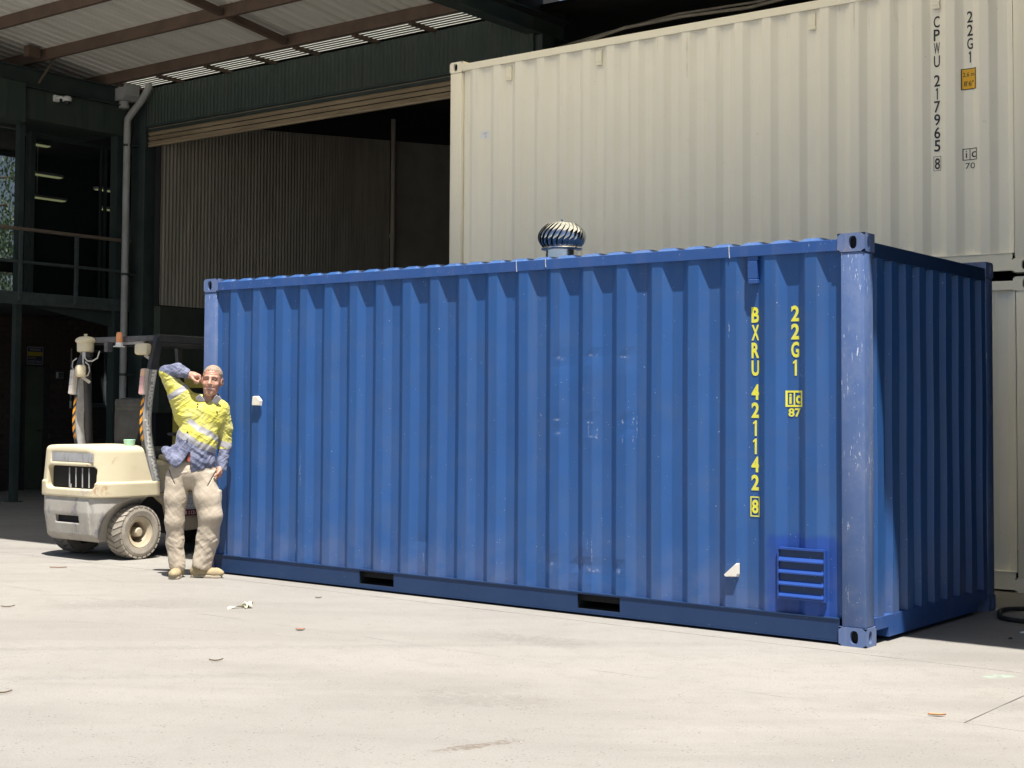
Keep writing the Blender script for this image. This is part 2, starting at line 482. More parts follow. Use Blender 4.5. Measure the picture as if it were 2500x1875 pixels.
def copy_part(o, loc=None, parent=None, rot=None):
    c = o.copy()
    COL.objects.link(c)
    if parent is not None: c.parent = parent
    if loc is not None: c.location = loc
    if rot is not None: c.rotation_euler = rot
    return c

# text as flat 2D geometry, normalised to a box
_tcache = {}
def text2d(s, bold=0.0):
    key = (s, bold)
    if key in _tcache:
        return _tcache[key]
    cu = bpy.data.curves.new('lettering_source', 'FONT')
    cu.body = s
    cu.offset = bold
    cu.resolution_u = 3
    o = bpy.data.objects.new('lettering_source', cu)
    COL.objects.link(o)
    dg = bpy.context.evaluated_depsgraph_get()
    me = bpy.data.meshes.new_from_object(o.evaluated_get(dg))
    vs = np.array([v.co[:2] for v in me.vertices])
    fs = [tuple(p.vertices) for p in me.polygons]
    bpy.data.objects.remove(o)
    bpy.data.curves.remove(cu)
    bpy.data.meshes.remove(me)
    lo, hi = vs.min(0), vs.max(0)
    _tcache[key] = (vs - lo, fs, hi - lo)
    return _tcache[key]

def put_one(mb, x, z, h, t, plane=None):
    """a stencilled figure 1: a stem with a short flag"""
    P = plane or (lambda a, b: (a, 0.0, b))
    mb.add([P(x - t * 0.3, z), P(x + t * 0.7, z), P(x + t * 0.7, z + h), P(x, z + h), P(x - t * 1.15, z + h * 0.86), P(x - t * 1.15, z + h * 0.74), P(x - t * 0.3, z + h * 0.81)], [(0, 1, 2, 3, 6), (6, 3, 4, 5)])
def put_text(mb, s, x, z, w, h, bold=0.0, keep=False, plane=None):
    """letters inside the box x..x+w, z..z+h (bottom left x, z); w None keeps the width in proportion"""
    vs, fs, sz = text2d(s, bold)
    sy = h / sz[1]
    sx = sy if w is None else w / sz[0]
    P = plane or (lambda a, b: (a, 0.0, b))
    mb.add([P(x + v[0] * sx, z + v[1] * sy) for v in vs], fs)
    return sz[0] * sx

def rect(mb, x0, x1, z0, z1, plane=None):
    P = plane or (lambda a, b: (a, 0.0, b))
    mb.add([P(x0, z0), P(x1, z0), P(x1, z1), P(x0, z1)], [(0, 1, 2, 3)])

def frame2d(mb, x0, x1, z0, z1, t, plane=None):
    rect(mb, x0, x1, z0, z0 + t, plane); rect(mb, x0, x1, z1 - t, z1, plane)
    rect(mb, x0, x0 + t, z0 + t, z1 - t, plane); rect(mb, x1 - t, x1, z0 + t, z1 - t, plane)

# ------------------------------------------------------------------ implicit surfaces (for the person and the cast parts)
_NT = RNG.random((32, 32, 32)).astype(np.float32)
def vnoise(P, s):
    q = P * np.float32(s)
    i = np.floor(q).astype(np.int64)
    f = (q - i).astype(np.float32)
    f = f * f * (3 - 2 * f)
    i0, i1 = i & 31, (i + 1) & 31
    a, b, c = f[:, 0], f[:, 1], f[:, 2]
    g = lambda X, Y, Z: _NT[X, Y, Z]
    x00 = g(i0[:, 0], i0[:, 1], i0[:, 2]) * (1 - a) + g(i1[:, 0], i0[:, 1], i0[:, 2]) * a
    x10 = g(i0[:, 0], i1[:, 1], i0[:, 2]) * (1 - a) + g(i1[:, 0], i1[:, 1], i0[:, 2]) * a
    x01 = g(i0[:, 0], i0[:, 1], i1[:, 2]) * (1 - a) + g(i1[:, 0], i0[:, 1], i1[:, 2]) * a
    x11 = g(i0[:, 0], i1[:, 1], i1[:, 2]) * (1 - a) + g(i1[:, 0], i1[:, 1], i1[:, 2]) * a
    y0 = x00 * (1 - b) + x10 * b
    y1 = x01 * (1 - b) + x11 * b
    return (y0 * (1 - c) + y1 * c) * 2 - 1

def A3(*a):
    return np.array(a, dtype=np.float32)
def cap(P, a, b, ra, rb=None):
    rb = ra if rb is None else rb
    a, b = A3(*a), A3(*b)
    ba = b - a
    t = np.clip(((P - a) @ ba) / max(float(ba @ ba), 1e-9), 0, 1)
    d = P - a - t[:, None] * ba
    return np.sqrt((d * d).sum(1)) - (ra + (rb - ra) * t)
def ell(P, c, r):
    q = (P - A3(*c)) / A3(*r)
    k0 = np.sqrt((q * q).sum(1))
    q = q / A3(*r)
    k1 = np.sqrt((q * q).sum(1)) + 1e-6
    return k0 * (k0 - 1) / k1
def rbox(P, c, h, r):
    q = np.abs(P - A3(*c)) - (A3(*h) - r)
    return np.sqrt((np.maximum(q, 0) ** 2).sum(1)) + np.minimum(q.max(1), 0) - r
def smin(a, b, k):
    h = np.clip(0.5 + 0.5 * (b - a) / k, 0, 1)
    return b + (a - b) * h - k * h * (1 - h)
def smax(a, b, k):
    return -smin(-a, -b, k)

def sdf_mesh(fn, lo, hi, h, C=4):
    lo, hi = np.array(lo, float), np.array(hi, float)
    nb = np.ceil((hi - lo) / (h * C)).astype(int) + 1
    n = nb * C
    bi = np.stack(np.meshgrid(*[np.arange(k) for k in nb], indexing='ij'), -1).reshape(-1, 3)
    ctr = (lo + (bi * C + (C - 1) / 2) * h).astype(np.float32)
    d = fn(ctr)
    F = np.repeat(np.repeat(np.repeat(np.where(d < 0, -1, 1).reshape(nb).astype(np.float32), C, 0), C, 1), C, 2)
    act = bi[np.abs(d) < h * C * 1.45]
    off = np.stack(np.meshgrid(*[np.arange(C)] * 3, indexing='ij'), -1).reshape(-1, 3)
    for s in range(0, len(act), 6000):
        ii = (act[s:s + 6000, None, :] * C + off[None]).reshape(-1, 3)
        F[ii[:, 0], ii[:, 1], ii[:, 2]] = fn((lo + ii * h).astype(np.float32))
    S = F < 0
    cnt = np.zeros(n - 1, np.int8)
    for dx in (0, 1):
        for dy in (0, 1):
            for dz in (0, 1):
                cnt += S[dx:n[0] - 1 + dx, dy:n[1] - 1 + dy, dz:n[2] - 1 + dz]
    cells = np.argwhere((cnt > 0) & (cnt < 8))
    idx = np.full(n - 1, -1, np.int32)
    idx[cells[:, 0], cells[:, 1], cells[:, 2]] = np.arange(len(cells))
    acc = np.zeros((len(cells), 3)); num = np.zeros(len(cells))
    for ax in range(3):
        o1, o2 = [a for a in range(3) if a != ax]
        for p in (0, 1):
            for q in (0, 1):
                a = np.zeros(3, int); a[o1] = p; a[o2] = q
                b = a.copy(); b[ax] = 1
                ca, cb = cells + a, cells + b
                fa, fb = F[ca[:, 0], ca[:, 1], ca[:, 2]], F[cb[:, 0], cb[:, 1], cb[:, 2]]
                m = (fa < 0) != (fb < 0)
                t = np.where(m, fa / np.where(m, fa - fb, 1), 0)
                acc[m] += (ca + (cb - ca) * t[:, None])[m]
                num[m] += 1
    V = lo + acc / np.maximum(num, 1)[:, None] * h
    Q = []
    for ax in range(3):
        o1, o2 = (ax + 1) % 3, (ax + 2) % 3
        sl0 = [slice(None)] * 3; sl1 = [slice(None)] * 3
        sl0[ax] = slice(0, -1); sl1[ax] = slice(1, None)
        A, B = S[tuple(sl0)], S[tuple(sl1)]
        e = np.argwhere(A != B)
        e = e[(e[:, o1] > 0) & (e[:, o2] > 0) & (e[:, o1] < n[o1] - 1) & (e[:, o2] < n[o2] - 1)]
        ins = A[e[:, 0], e[:, 1], e[:, 2]]
        def cell(d1, d2):
            c = e.copy(); c[:, o1] -= d1; c[:, o2] -= d2
            return idx[c[:, 0], c[:, 1], c[:, 2]]
        q = np.stack([cell(1, 1), cell(0, 1), cell(0, 0), cell(1, 0)], 1)
        q[~ins] = q[~ins][:, ::-1]
        Q.append(q)
    Q = np.concatenate(Q)
    Q = Q[(Q >= 0).all(1)]
    return V, Q

def np_obj(name, V, Q, mat, parent=None, smooth=True, mats=None, fmat=None):
    me = bpy.data.meshes.new(name)
    me.vertices.add(len(V)); me.loops.add(len(Q) * 4); me.polygons.add(len(Q))
    me.vertices.foreach_set('co', np.asarray(V, np.float32).ravel())
    me.loops.foreach_set('vertex_index', np.asarray(Q, np.int32).ravel())
    me.polygons.foreach_set('loop_start', np.arange(0, len(Q) * 4, 4, dtype=np.int32))
    for m in (mats or [mat]):
        me.materials.append(M[m])
    if fmat is not None:
        me.polygons.foreach_set('material_index', np.asarray(fmat, np.int32))
    me.polygons.foreach_set('use_smooth', np.full(len(Q), smooth, dtype=bool))
    me.update(calc_edges=True)
    me.validate()
    o = bpy.data.objects.new(name, me)
    COL.objects.link(o)
    if parent is not None: o.parent = parent
    return o
# =================================================================== GROUND
gnd = tag(obj('ground', [(-300, -300, -0.014), (300, -300, -0.014), (300, 300, -0.014), (-300, 300, -0.014)], [(0, 1, 2, 3)], 'yard'), kind='structure')
bed = obj('joint_bed', [(-24, -14, -0.009), (16, -14, -0.009), (16, 6.6, -0.009), (-24, 6.6, -0.009)], [(0, 1, 2, 3)], 'subbase', gnd)
def slab(x0, x1, y0, y1):
    # one poured slab, its edges slightly ragged
    n = max(2, int((x1 - x0) / 0.16)); m = max(2, int((y1 - y0) / 0.16))
    j = lambda: random.uniform(-0.0028, 0.0028)
    top = [(x0 + (x1 - x0) * i / n, y0 + j()) for i in range(n)] + [(x1 + j(), y0 + (y1 - y0) * i / m) for i in range(m)] + \
          [(x1 - (x1 - x0) * i / n, y1 + j()) for i in range(n)] + [(x0 + j(), y1 - (y1 - y0) * i / m) for i in range(m)]
    k = len(top)
    vs = [(a, b, 0.0) for a, b in top] + [(a, b, -0.012) for a, b in top]
    fs = [tuple(range(k))] + [(i + k, (i + 1) % k + k, (i + 1) % k, i) for i in range(k)]
    return obj('concrete_slab', vs, fs, 'concrete', gnd)
JY, JX, G = -0.222, 1.21, 0.004
slab(-24, -9.6 - G, JY + G, 6.44); slab(-9.6 + G, 3.4, JY + G, 6.44); slab(3.4 + 2 * G, 16, JY + G, 6.44)
KY = -1.80
slab(-24, -13, -14, JY - G); slab(-13 + 2 * G, JX - G, KY, JY - G); slab(JX + G, 16, KY, JY - G); slab(-13 + 2 * G, 16, -14, KY - 0.003)
tag(obj('indoor_floor', [(-14.4, 6.47, -0.003), (9, 6.47, -0.003), (9, 17, -0.003), (-14.4, 17, -0.003)], [(0, 1, 2, 3)], 'floor_in'), kind='structure')

# =================================================================== WAREHOUSE (open bay with awning roof)
WB = Vector((-10.9, 6.5, 0))
wh = thing('warehouse', 'dark green corrugated iron warehouse with a raised roller door and open awning roof', 'warehouse', WB)
XW, YF, XR = -14.8, 6.5, -7.0
def W(mb, name, mat, smooth=False):
    return mb.build(name, mat, wh, WB, smooth)
def zpur(y):                      # underside of the purlins, rising towards the yard
    return 6.55 + 0.12 * (5.85 - y)
EAVE_Y = -1.06
# roof sheets: trapezoidal ribs running from the eave gutter towards the yard
FILL_Y = 4.2
def roof_sheet_mesh(w, y0=EAVE_Y, y1=5.95):
    prof = []
    n = 4
    for i in range(n):
        u = i * w / n
        prof += [(u, 0.0), (u + 0.055, 0.0), (u + 0.070, 0.028), (u + 0.105, 0.028), (u + 0.120, 0.0)]
    prof.append((w + 0.012, 0.0))
    vs, fs = [], []
    for (u, h) in prof:
        for y in (y0, y1):
            vs.append((u, y, zpur(y) + 0.172 + h))
    for i in range(len(prof) - 1):
        fs.append((2 * i, 2 * i + 1, 2 * i + 3, 2 * i + 2))
    k = len(vs)
    vs += [(a, b, c + 0.004) for a, b, c in vs]
    fs += [tuple(reversed([q + k for q in f])) for f in fs]
    fs += [(0 + 2 * i, 2 + 2 * i, 2 + 2 * i + k, 2 * i + k) for i in range(len(prof) - 1)]
    return vs, fs
for i in range(18):
    x = -20.6 + i * 0.762
    if i == 0:
        vs, fs = roof_sheet_mesh(0.762)
        rs0 = obj('roof_sheet', vs, fs, 'sheet', wh)
        rs0.location = Vector((x, 0, 0.003 * (i % 2))) - WB
    else:
        copy_part(rs0, Vector((x, 0, 0.003 * (i % 2))) - WB)
# bay to the right: translucent sheets added to light the cream stack, near-black beyond
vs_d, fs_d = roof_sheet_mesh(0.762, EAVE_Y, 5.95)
vs_t, fs_t = roof_sheet_mesh(0.762, EAVE_Y, FILL_Y)
vs_b, fs_b = roof_sheet_mesh(0.762, FILL_Y, 5.95)
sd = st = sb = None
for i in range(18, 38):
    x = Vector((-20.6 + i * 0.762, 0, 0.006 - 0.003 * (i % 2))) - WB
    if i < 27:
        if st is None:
            st = obj('added_fill_sheet', vs_t, fs_t, 'fill_sheet', wh); st.location = x
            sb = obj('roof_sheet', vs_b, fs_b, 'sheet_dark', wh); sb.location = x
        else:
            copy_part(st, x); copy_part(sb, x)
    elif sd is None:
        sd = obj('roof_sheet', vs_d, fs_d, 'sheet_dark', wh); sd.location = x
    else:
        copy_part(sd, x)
# purlins: C sections
for i, y in enumerate((5.85, 4.60, 3.40, 2.2, 1.0, -0.2, -0.95)):
    z = zpur(y)
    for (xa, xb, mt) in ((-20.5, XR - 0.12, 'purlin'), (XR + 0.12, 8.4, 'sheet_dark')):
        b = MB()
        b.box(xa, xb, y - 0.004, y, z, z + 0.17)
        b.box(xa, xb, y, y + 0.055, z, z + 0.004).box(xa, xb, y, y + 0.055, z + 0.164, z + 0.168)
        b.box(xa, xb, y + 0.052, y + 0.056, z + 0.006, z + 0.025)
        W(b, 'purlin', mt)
# bridging struts between purlins, and a fly brace at the corner
for (x, ya, yb) in ((-10.75, 4.62, 5.80), (-10.75, 3.44, 4.56), (-10.75, 2.24, 3.36)):
    W(MB().bar((x, ya, zpur(ya) + 0.055), (x, yb, zpur(yb) + 0.055), 0.07, 0.10), 'bridging_strut', 'purlin')
W(MB().bar((XW + 0.10, 4.84, 6.83), (XW + 0.12, 4.50, 6.33), 0.045, 0.02), 'fly_brace', 'timber')
W(MB().box(XW + 0.03, XW + 0.16, 4.28, 4.49, 6.70, 6.86), 'purlin_cleat', 'purlin')
# rafters
def ibeam(x, y0, y1, z0, z1, w=0.17, t=0.014):
    b = MB()
    b.box(x - 0.006, x + 0.006, y0, y1, z0 + t, z1 - t)
    b.box(x - w / 2, x + w / 2, y0, y1, z0, z0 + t).box(x - w / 2, x + w / 2, y0, y1, z1 - t, z1)
    return b
W(ibeam(XW, -0.4, 6.45, 6.255, 6.545), 'rafter', 'green_dark')
W(ibeam(XR, -0.4, 7.2, 6.27, 6.545, 0.2), 'rafter', 'green_dark')
W(ibeam(0.1, -0.4, 7.2, 6.27, 6.545, 0.2), 'rafter', 'green_dark')
W(ibeam(8.2, -0.4, 7.2, 6.27, 6.545, 0.2), 'rafter', 'green_dark')
# eave strip: white slats along the wall under the valley gutter
xb = [-14.62, -13.66, -12.58, -11.62, -10.73, -9.61, -8.60, -7.10]
for i in range(len(xb) - 1):
    for j in range(5):
        y = 6.02 + j * 0.094
        b = MB().box(xb[i] + 0.03, xb[i + 1] - 0.03, y, y + 0.046, 6.578, 6.580)
        W(b, 'eave_slat', 'slat')
for x in xb[:-1]:
    W(MB().bar((x, 5.96, 6.555), (x, 6.49, 6.555), 0.075, 0.04), 'slat_bearer', 'purlin')
for j in range(6):
    y = 6.02 + j * 0.094 - 0.062
    W(MB().box(XW, XR, y, y + 0.076, 6.592, 6.604), 'slat_gap_blocker', 'sheet_dark')  # opaque dark bars added over the slat gaps to stop sun stripes
W(MB().box(XW, XR, 6.485, 6.75, 6.60, 6.62), 'wall_capping', 'sheet_dark')
# wall above the door: corrugated sheets
def corr(x0, x1, z0, z1, y, amp, per, ax='x'):
    n = max(2, int(round((x1 - x0) / (per / 6))))
    vs, fs = [], []
    for i in range(n + 1):
        u = x0 + (x1 - x0) * i / n
        d = amp * math.cos(2 * PI * u / per)
        for z in (z0, z1):
            vs.append((u, y + d, z) if ax == 'x' else (y + d * 0.7, u, z))
    for i in range(n):
        fs.append((2 * i, 2 * i + 2, 2 * i + 3, 2 * i + 1))
    return vs, fs
x = XW + 0.3
i = 0
while x < XR - 0.05:
    x1 = min(x + 0.762, XR - 0.01)
    vs, fs = corr(x, x1 + 0.02, 5.945, 6.555 - 0.004 * (i % 2), YF - 0.02 - 0.004 * (i % 2), 0.009, 0.0762)
    obj('wall_sheet', vs, fs, 'green_clad', wh, WB, True)
    x = x1; i += 1
W(MB().box(XW + 0.3, XR, YF + 0.0, YF + 0.09, 5.86, 6.56), 'wall_girt', 'green_dark')
W(MB().box(XW + 0.28, XR, YF - 0.045, YF - 0.003, 5.925, 5.955), 'head_flashing', 'green_dark')
# roller door, wound up: the last few slats hang below the head
rd = W(MB().tube([(XW + 0.32, YF + 0.30, 6.12), (XR - 0.1, YF + 0.30, 6.12)], 0.19, 16), 'roller_door', 'roller')
for k in range(4):
    z0 = 5.645 + k * 0.076
    b = MB()
    pr = [(YF + 0.03, z0), (YF + 0.018, z0 + 0.012), (YF - 0.004, z0 + 0.034), (YF + 0.012, z0 + 0.056), (YF + 0.034, z0 + 0.064), (YF + 0.040, z0 + 0.064), (YF + 0.024, z0 + 0.037), (YF + 0.036, z0)]
    b.prism(pr, XW + 0.31, XR - 0.08, 'x')
    b.build('door_slat', 'roller', rd, WB)
b = MB().box(XW + 0.31, XR - 0.08, YF + 0.004, YF + 0.05, 5.615, 5.643)
b.build('bottom_rail', 'roller', rd, WB)
# columns
W(MB().box(XW - 0.05, XW + 0.28, 6.46, 6.76, 0, 6.54, 0.01), 'column', 'green_dark')
W(ibeam(XW - 0.12, 6.12, 6.40, 6.54, 6.56).box(XW - 0.20, XW - 0.04, 6.16, 6.40, 0, 6.30), 'column', 'green_dark')
W(MB().box(XR - 0.12, XR + 0.12, 6.52, 6.80, 0, 6.26, 0.008), 'column', 'green_dark')
# inner wall: corrugated lining on the left side of the door bay
y = 6.62
i = 0
while y < 12.25:
    y1 = min(y + 0.762, 12.3)
    vs, fs = corr(y, y1 + 0.015, 3.07, 6.02 + 0.092 * (y - 6.6), -14.3 + 0.003 * (i % 2), 0.008, 0.0762, 'y')
    k = len(vs)
    for q in range(0, k, 2):           # rake the top edge along the roof slope
        vs[q + 1] = (vs[q + 1][0], vs[q + 1][1], 6.02 + 0.092 * (vs[q + 1][1] - 6.6))
    obj('lining_sheet', vs, fs, 'lining', wh, WB, True)
    y = y1; i += 1
b = MB()
b.add([(-14.31, 12.36, 3.07), (-14.31, 17, 3.07), (-14.31, 17, 6.98), (-14.31, 12.36, 6.55)], [(0, 1, 2, 3)])
W(b, 'lining_panel', 'lining2')
W(MB().tube([(-14.24, 12.33, 2.6), (-14.24, 12.33, 4.7), (-14.24, 12.33, 6.95)], 0.045, 10), 'wall_pipe', 'lining', True)
W(MB().tube([(-14.24, 12.33, 4.68), (-14.24, 12.33, 4.76)], 0.06, 10), 'pipe_collar', 'lining', True)
W(MB().box(-14.42, -14.27, 6.62, 17, 1.35, 3.05), 'dado_panel', 'dado')
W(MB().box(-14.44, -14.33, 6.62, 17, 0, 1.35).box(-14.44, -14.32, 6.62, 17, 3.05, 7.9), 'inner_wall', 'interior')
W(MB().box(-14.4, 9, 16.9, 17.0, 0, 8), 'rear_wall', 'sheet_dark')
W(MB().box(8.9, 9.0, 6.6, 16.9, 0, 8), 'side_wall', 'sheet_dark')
b = MB()
b.add([(-14.6, 6.6, 6.62), (9, 6.6, 6.62), (9, 17, 7.6), (-14.6, 17, 7.6)], [(0, 3, 2, 1)])
b.add([(-14.6, 6.6, 6.66), (9, 6.6, 6.66), (9, 17, 7.64), (-14.6, 17, 7.64)], [(0, 1, 2, 3)])
b.box(XR - 0.6, 9, 5.80, 6.66, 6.79, 6.81)
W(b, 'inner_roof', 'sheet_dark')
W(MB().box(XR - 0.02, XR + 0.02, 5.4, 7.2, 6.50, 6.82), 'bay_closer', 'sheet_dark')
# rainwater head and downpipe at the corner
rh = W(MB().prism([(-14.86, 6.33), (-14.60, 6.33), (-14.53, 6.40), (-14.53, 6.60), (-14.92, 6.60), (-14.92, 6.40)], 6.06, 6.34, 'y').box(-14.96, -14.49, 6.03, 6.37, 6.60, 6.625), 'rainwater_head', 'pipe')
MB().tube([(-14.74, 6.20, 6.34), (-14.74, 6.20, 6.22)], 0.085, 12).build('outlet', 'pipe', rh, WB, True)
dp = W(MB().tube([(-14.27, 6.31, 6.60), (-14.27, 6.31, 6.53), (-14.30, 6.30, 6.46), (-14.40, 6.28, 6.32), (-14.60, 6.235, 6.12), (-14.665, 6.22, 6.04), (-14.672, 6.22, 5.95), (-14.68, 6.22, 0.02)], 0.058, 14), 'downpipe', 'pipe', True)
for z in (5.62, 3.55, 1.95):
    b = MB().tube([(-14.679, 6.22, z - 0.02), (-14.679, 6.22, z + 0.02)], 0.064, 14)
    b.box(-14.74, -14.60, 6.27, 6.40, z - 0.014, z + 0.014)
    b.build('pipe_clip', 'green_dark', dp, WB)
# dark wall added out of view to keep the blue end face dim
W(MB().box(3.6, 3.7, -1.0, 6.5, 0, 6.54), 'added_shade_wall', 'green_clad')
# loose cables sagging behind the top container
for pts, r in (([(-7.0, 6.9, 6.08), (-6.5, 6.9, 6.16), (-5.9, 6.9, 6.25), (-5.1, 6.9, 6.26), (-4.2, 6.9, 6.22), (-3.0, 6.9, 6.30)], 0.022), ([(-7.0, 7.0, 6.18), (-6.2, 7.0, 6.26), (-5.2, 7.0, 6.33), (-4.1, 7.0, 6.30), (-3, 7, 6.42)], 0.016)):
    tag(obj('overhead_cable', (q := MB().tube(pts, r, 8)).v, q.f, 'lining', None, None, True), 'thicker sagging cable strung under the dark roof above the cream container' if r > .02 else 'thinner upper cable strung under the dark roof above the cream container', 'cable', 'cables under the roof')

# =================================================================== OFFICE WING (left): balcony above, brick wall below
OB = Vector((-16.3, 4.6, 0))
off = thing('office_wing', 'two storey dark office wing with a railed balcony over a brick ground floor', 'building', OB)
def O(mb, name, mat, smooth=False, parent=None):
    return mb.build(name, mat, parent or off, OB, smooth)
Y0 = 0.4
O(MB().box(-15.0, XW, 4.3, 6.44, 5.79, 6.25), 'fascia', 'green_clad')
O(MB().box(-15.0, XW + 0.1, Y0, 4.29, 5.70, 6.29, 0.006), 'fascia', 'green_clad')
for y in (3.95, 3.55, 3.15, 2.75):
    O(MB().box(XW + 0.1, XW + 0.112, y - 0.02, y + 0.02, 5.72, 6.27), 'fascia_batten', 'green_dark')
for y in (4.72, 5.42, 5.85):
    O(MB().box(XW, XW + 0.005, y - 0.006, y + 0.006, 5.80, 6.24), 'fascia_joint', 'green_dark')
fl = O(MB().box(-17.3, XW - 0.06, Y0, 6.44, 2.98, 3.10), 'balcony_floor', 'green_dark')
O(MB().box(XW - 0.06, XW, Y0, 6.44, 2.965, 3.155, 0.004), 'edge_beam', 'railing', parent=fl)
rl = O(MB().box(XW - 0.035, XW + 0.035, Y0, 6.42, 4.075, 4.125, 0.008), 'railing', 'timber')
O(MB().tube([(XW, Y0, 3.605), (XW, 6.42, 3.605)], 0.024, 10), 'mid_rail', 'railing', True, parent=rl)
for y in (1.2, 2.2, 3.25, 4.30, 5.34, 6.36):
    O(MB().box(XW + 0.002, XW + 0.05, y - 0.025, y + 0.025, 3.02, 4.08), 'railing_post', 'railing', parent=rl)
for y in (4.36, 0.8):
    p = O(MB().box(XW - 0.17, XW - 0.07, y - 0.05, y + 0.05, 0.012, 5.70), 'post', 'green_dark')
    O(MB().box(XW - 0.22, XW - 0.02, y - 0.1, y + 0.1, 0.0, 0.012), 'base_plate', 'green_dark', parent=p)
O(MB().prism([(4.55, 2.97), (6.42, 2.97), (6.42, 2.70), (6.15, 2.72)], -14.98, -14.92, 'x'), 'haunch_beam', 'green_dark')
# glazed upper wall at X = -16
for (y0, y1) in ((0.6, 2.0), (2.06, 3.5), (3.56, 5.28), (5.36, 6.78), (6.84, 7.6)):
    fr = MB()
    for (a, b_, c, d) in ((y0, y1, 3.14, 3.20), (y0, y1, 5.78, 5.84), (y0, y0 + 0.04, 3.20, 5.78), (y1 - 0.04, y1, 3.20, 5.78)):
        fr.box(-16.03, -15.97, a, b_, c, d)
    w = O(fr, 'window', 'green_dark')
    b = MB().box(-16.004, -15.996, y0 + 0.04, y1 - 0.04, 3.20, 5.78)
    O(b, 'pane', 'glass', parent=w)
O(MB().box(-16.1, -15.9, 5.28, 5.36, 3.1, 5.9).box(-16.06, -15.94, 3.5, 3.56, 3.1, 5.9).box(-16.06, -15.94, 2.0, 2.06, 3.1, 5.9), 'mullion', 'green_dark')
O(MB().box(-16.1, -15.0, Y0, 6.44, 5.86, 5.92), 'balcony_soffit', 'green_dark')
b = MB()
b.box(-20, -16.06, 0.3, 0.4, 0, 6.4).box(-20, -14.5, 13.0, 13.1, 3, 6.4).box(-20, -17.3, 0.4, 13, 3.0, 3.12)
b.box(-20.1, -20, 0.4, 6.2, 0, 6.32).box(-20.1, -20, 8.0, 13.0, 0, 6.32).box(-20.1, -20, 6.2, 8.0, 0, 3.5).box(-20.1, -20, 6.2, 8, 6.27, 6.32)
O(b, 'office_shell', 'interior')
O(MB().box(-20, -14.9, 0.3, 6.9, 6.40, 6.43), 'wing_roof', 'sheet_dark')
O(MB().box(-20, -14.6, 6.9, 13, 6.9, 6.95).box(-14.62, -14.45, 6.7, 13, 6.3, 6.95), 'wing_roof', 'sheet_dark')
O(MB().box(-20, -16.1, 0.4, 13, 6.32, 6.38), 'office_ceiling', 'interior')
fr = MB()
for (a, b_, c, d) in ((6.2, 8.0, 3.5, 3.56), (6.2, 8.0, 6.21, 6.27), (6.2, 6.26, 3.56, 6.21), (7.94, 8.0, 3.56, 6.21), (6.26, 7.94, 3.98, 4.18)):
    fr.box(-20.08, -20.02, a, b_, c, d)
w = O(fr, 'window', 'black_plastic')  # far window added so the stand-in tree shows through
for (x0, y0, y1, z) in ((-18.8, 7.38, 7.78, 6.27), (-18.8, 7.35, 8.07, 5.72), (-18.8, 7.42, 8.16, 5.29), (-18.9, 8.96, 9.43, 5.63), (-18.9, 9.11, 9.44, 5.26)):
    l = O(MB().box(x0 - 0.08, x0 + 0.08, y0, y1, z, z + 0.045).box(x0 - 0.005, x0 + 0.005, y0 + 0.1, y0 + 0.11, z + 0.04, 6.32), 'reflection_strip', 'white_plastic')  # glowing strips made up in place of reflections on the upper glazing
    O(MB().box(x0 - 0.06, x0 + 0.06, y0 + 0.02, y1 - 0.02, z - 0.018, z), 'strip_glow', 'tube', parent=l)
# ground floor: brick wall with a green door and a window
XB = -17.3
bw = O(MB().box(XB - 0.2, XB - 0.022, 0.4, 6.20, 0, 2.98).box(XB - 0.2, XB - 0.022, 6.75, 7.62, 0, 2.98).box(XB - 0.2, XB - 0.022, 8.42, 13, 0, 2.98).box(XB - 0.2, XB - 0.022, 6.20, 6.75, 2.13, 2.98).box(XB - 0.2, XB - 0.022, 7.62, 8.42, 0, 1.45).box(XB - 0.2, XB - 0.022, 7.62, 8.42, 2.45, 2.98), 'brick_wall', 'mortar')
BL, BH = 0.230, 0.076
brick_me = None
n_single = 0
rest = MB()
cands = []
for r in range(34):
    z = 0.012 + r * 0.0865
    yy = 3.9 + (0.12 if r % 2 else 0)
    while yy < 8.9:
        ya, yb = yy, yy + BL
        if not (yb > 6.19 and ya < 6.76 and z < 2.13) and not (yb > 7.60 and ya < 8.44 and 1.38 < z < 2.45):
            cands.append((ya, z))
        yy += BL + 0.010
vis = sorted(cands, key=lambda c: abs(c[0] - 6.4) * 0.8 + abs(c[1] - 1.7))
for k, (ya, z) in enumerate(vis):
    dx = random.uniform(-0.002, 0.002)
    if k < 290:
        if brick_me is None:
            b0 = O(MB().box(-0.02, 0.0, 0, BL, 0, BH, 0.003), 'brick', 'brick', parent=bw)
            for v in b0.data.vertices: v.co += OB
            brick_me = b0
            b0.location = Vector((XB + dx, ya, z)) - OB
        else:
            copy_part(brick_me, Vector((XB + dx, ya, z)) - OB)
    else:
        rest.box(XB - 0.02 + dx, XB + dx, ya, ya + BL, z, z + BH)
tag(O(rest, 'brickwork', 'brick', parent=bw), kind='stuff')
dr = O(MB().box(XB - 0.10, XB - 0.06, 6.29, 6.68, 0.01, 2.10), 'door', 'door_green')
O(MB().box(XB - 0.14, XB - 0.02, 6.22, 6.285, 0, 2.12).box(XB - 0.14, XB - 0.02, 6.685, 6.745, 0, 2.12).box(XB - 0.14, XB - 0.02, 6.285, 6.685, 2.102, 2.13), 'door_frame', 'black_plastic', parent=dr)
O(MB().tube([(XB - 0.06, 6.62, 1.02), (XB - 0.015, 6.62, 1.02), (XB - 0.015, 6.53, 1.02)], 0.010, 8), 'handle', 'chrome_base', True, parent=dr)
fr = MB()
for (a, b_, c, d) in ((7.63, 8.41, 1.455, 1.50), (7.63, 8.41, 2.40, 2.445), (7.63, 7.67, 1.50, 2.40), (8.37, 8.41, 1.50, 2.40), (7.98, 8.015, 1.50, 2.40)):
    fr.box(XB - 0.07, XB - 0.01, a, b_, c, d)
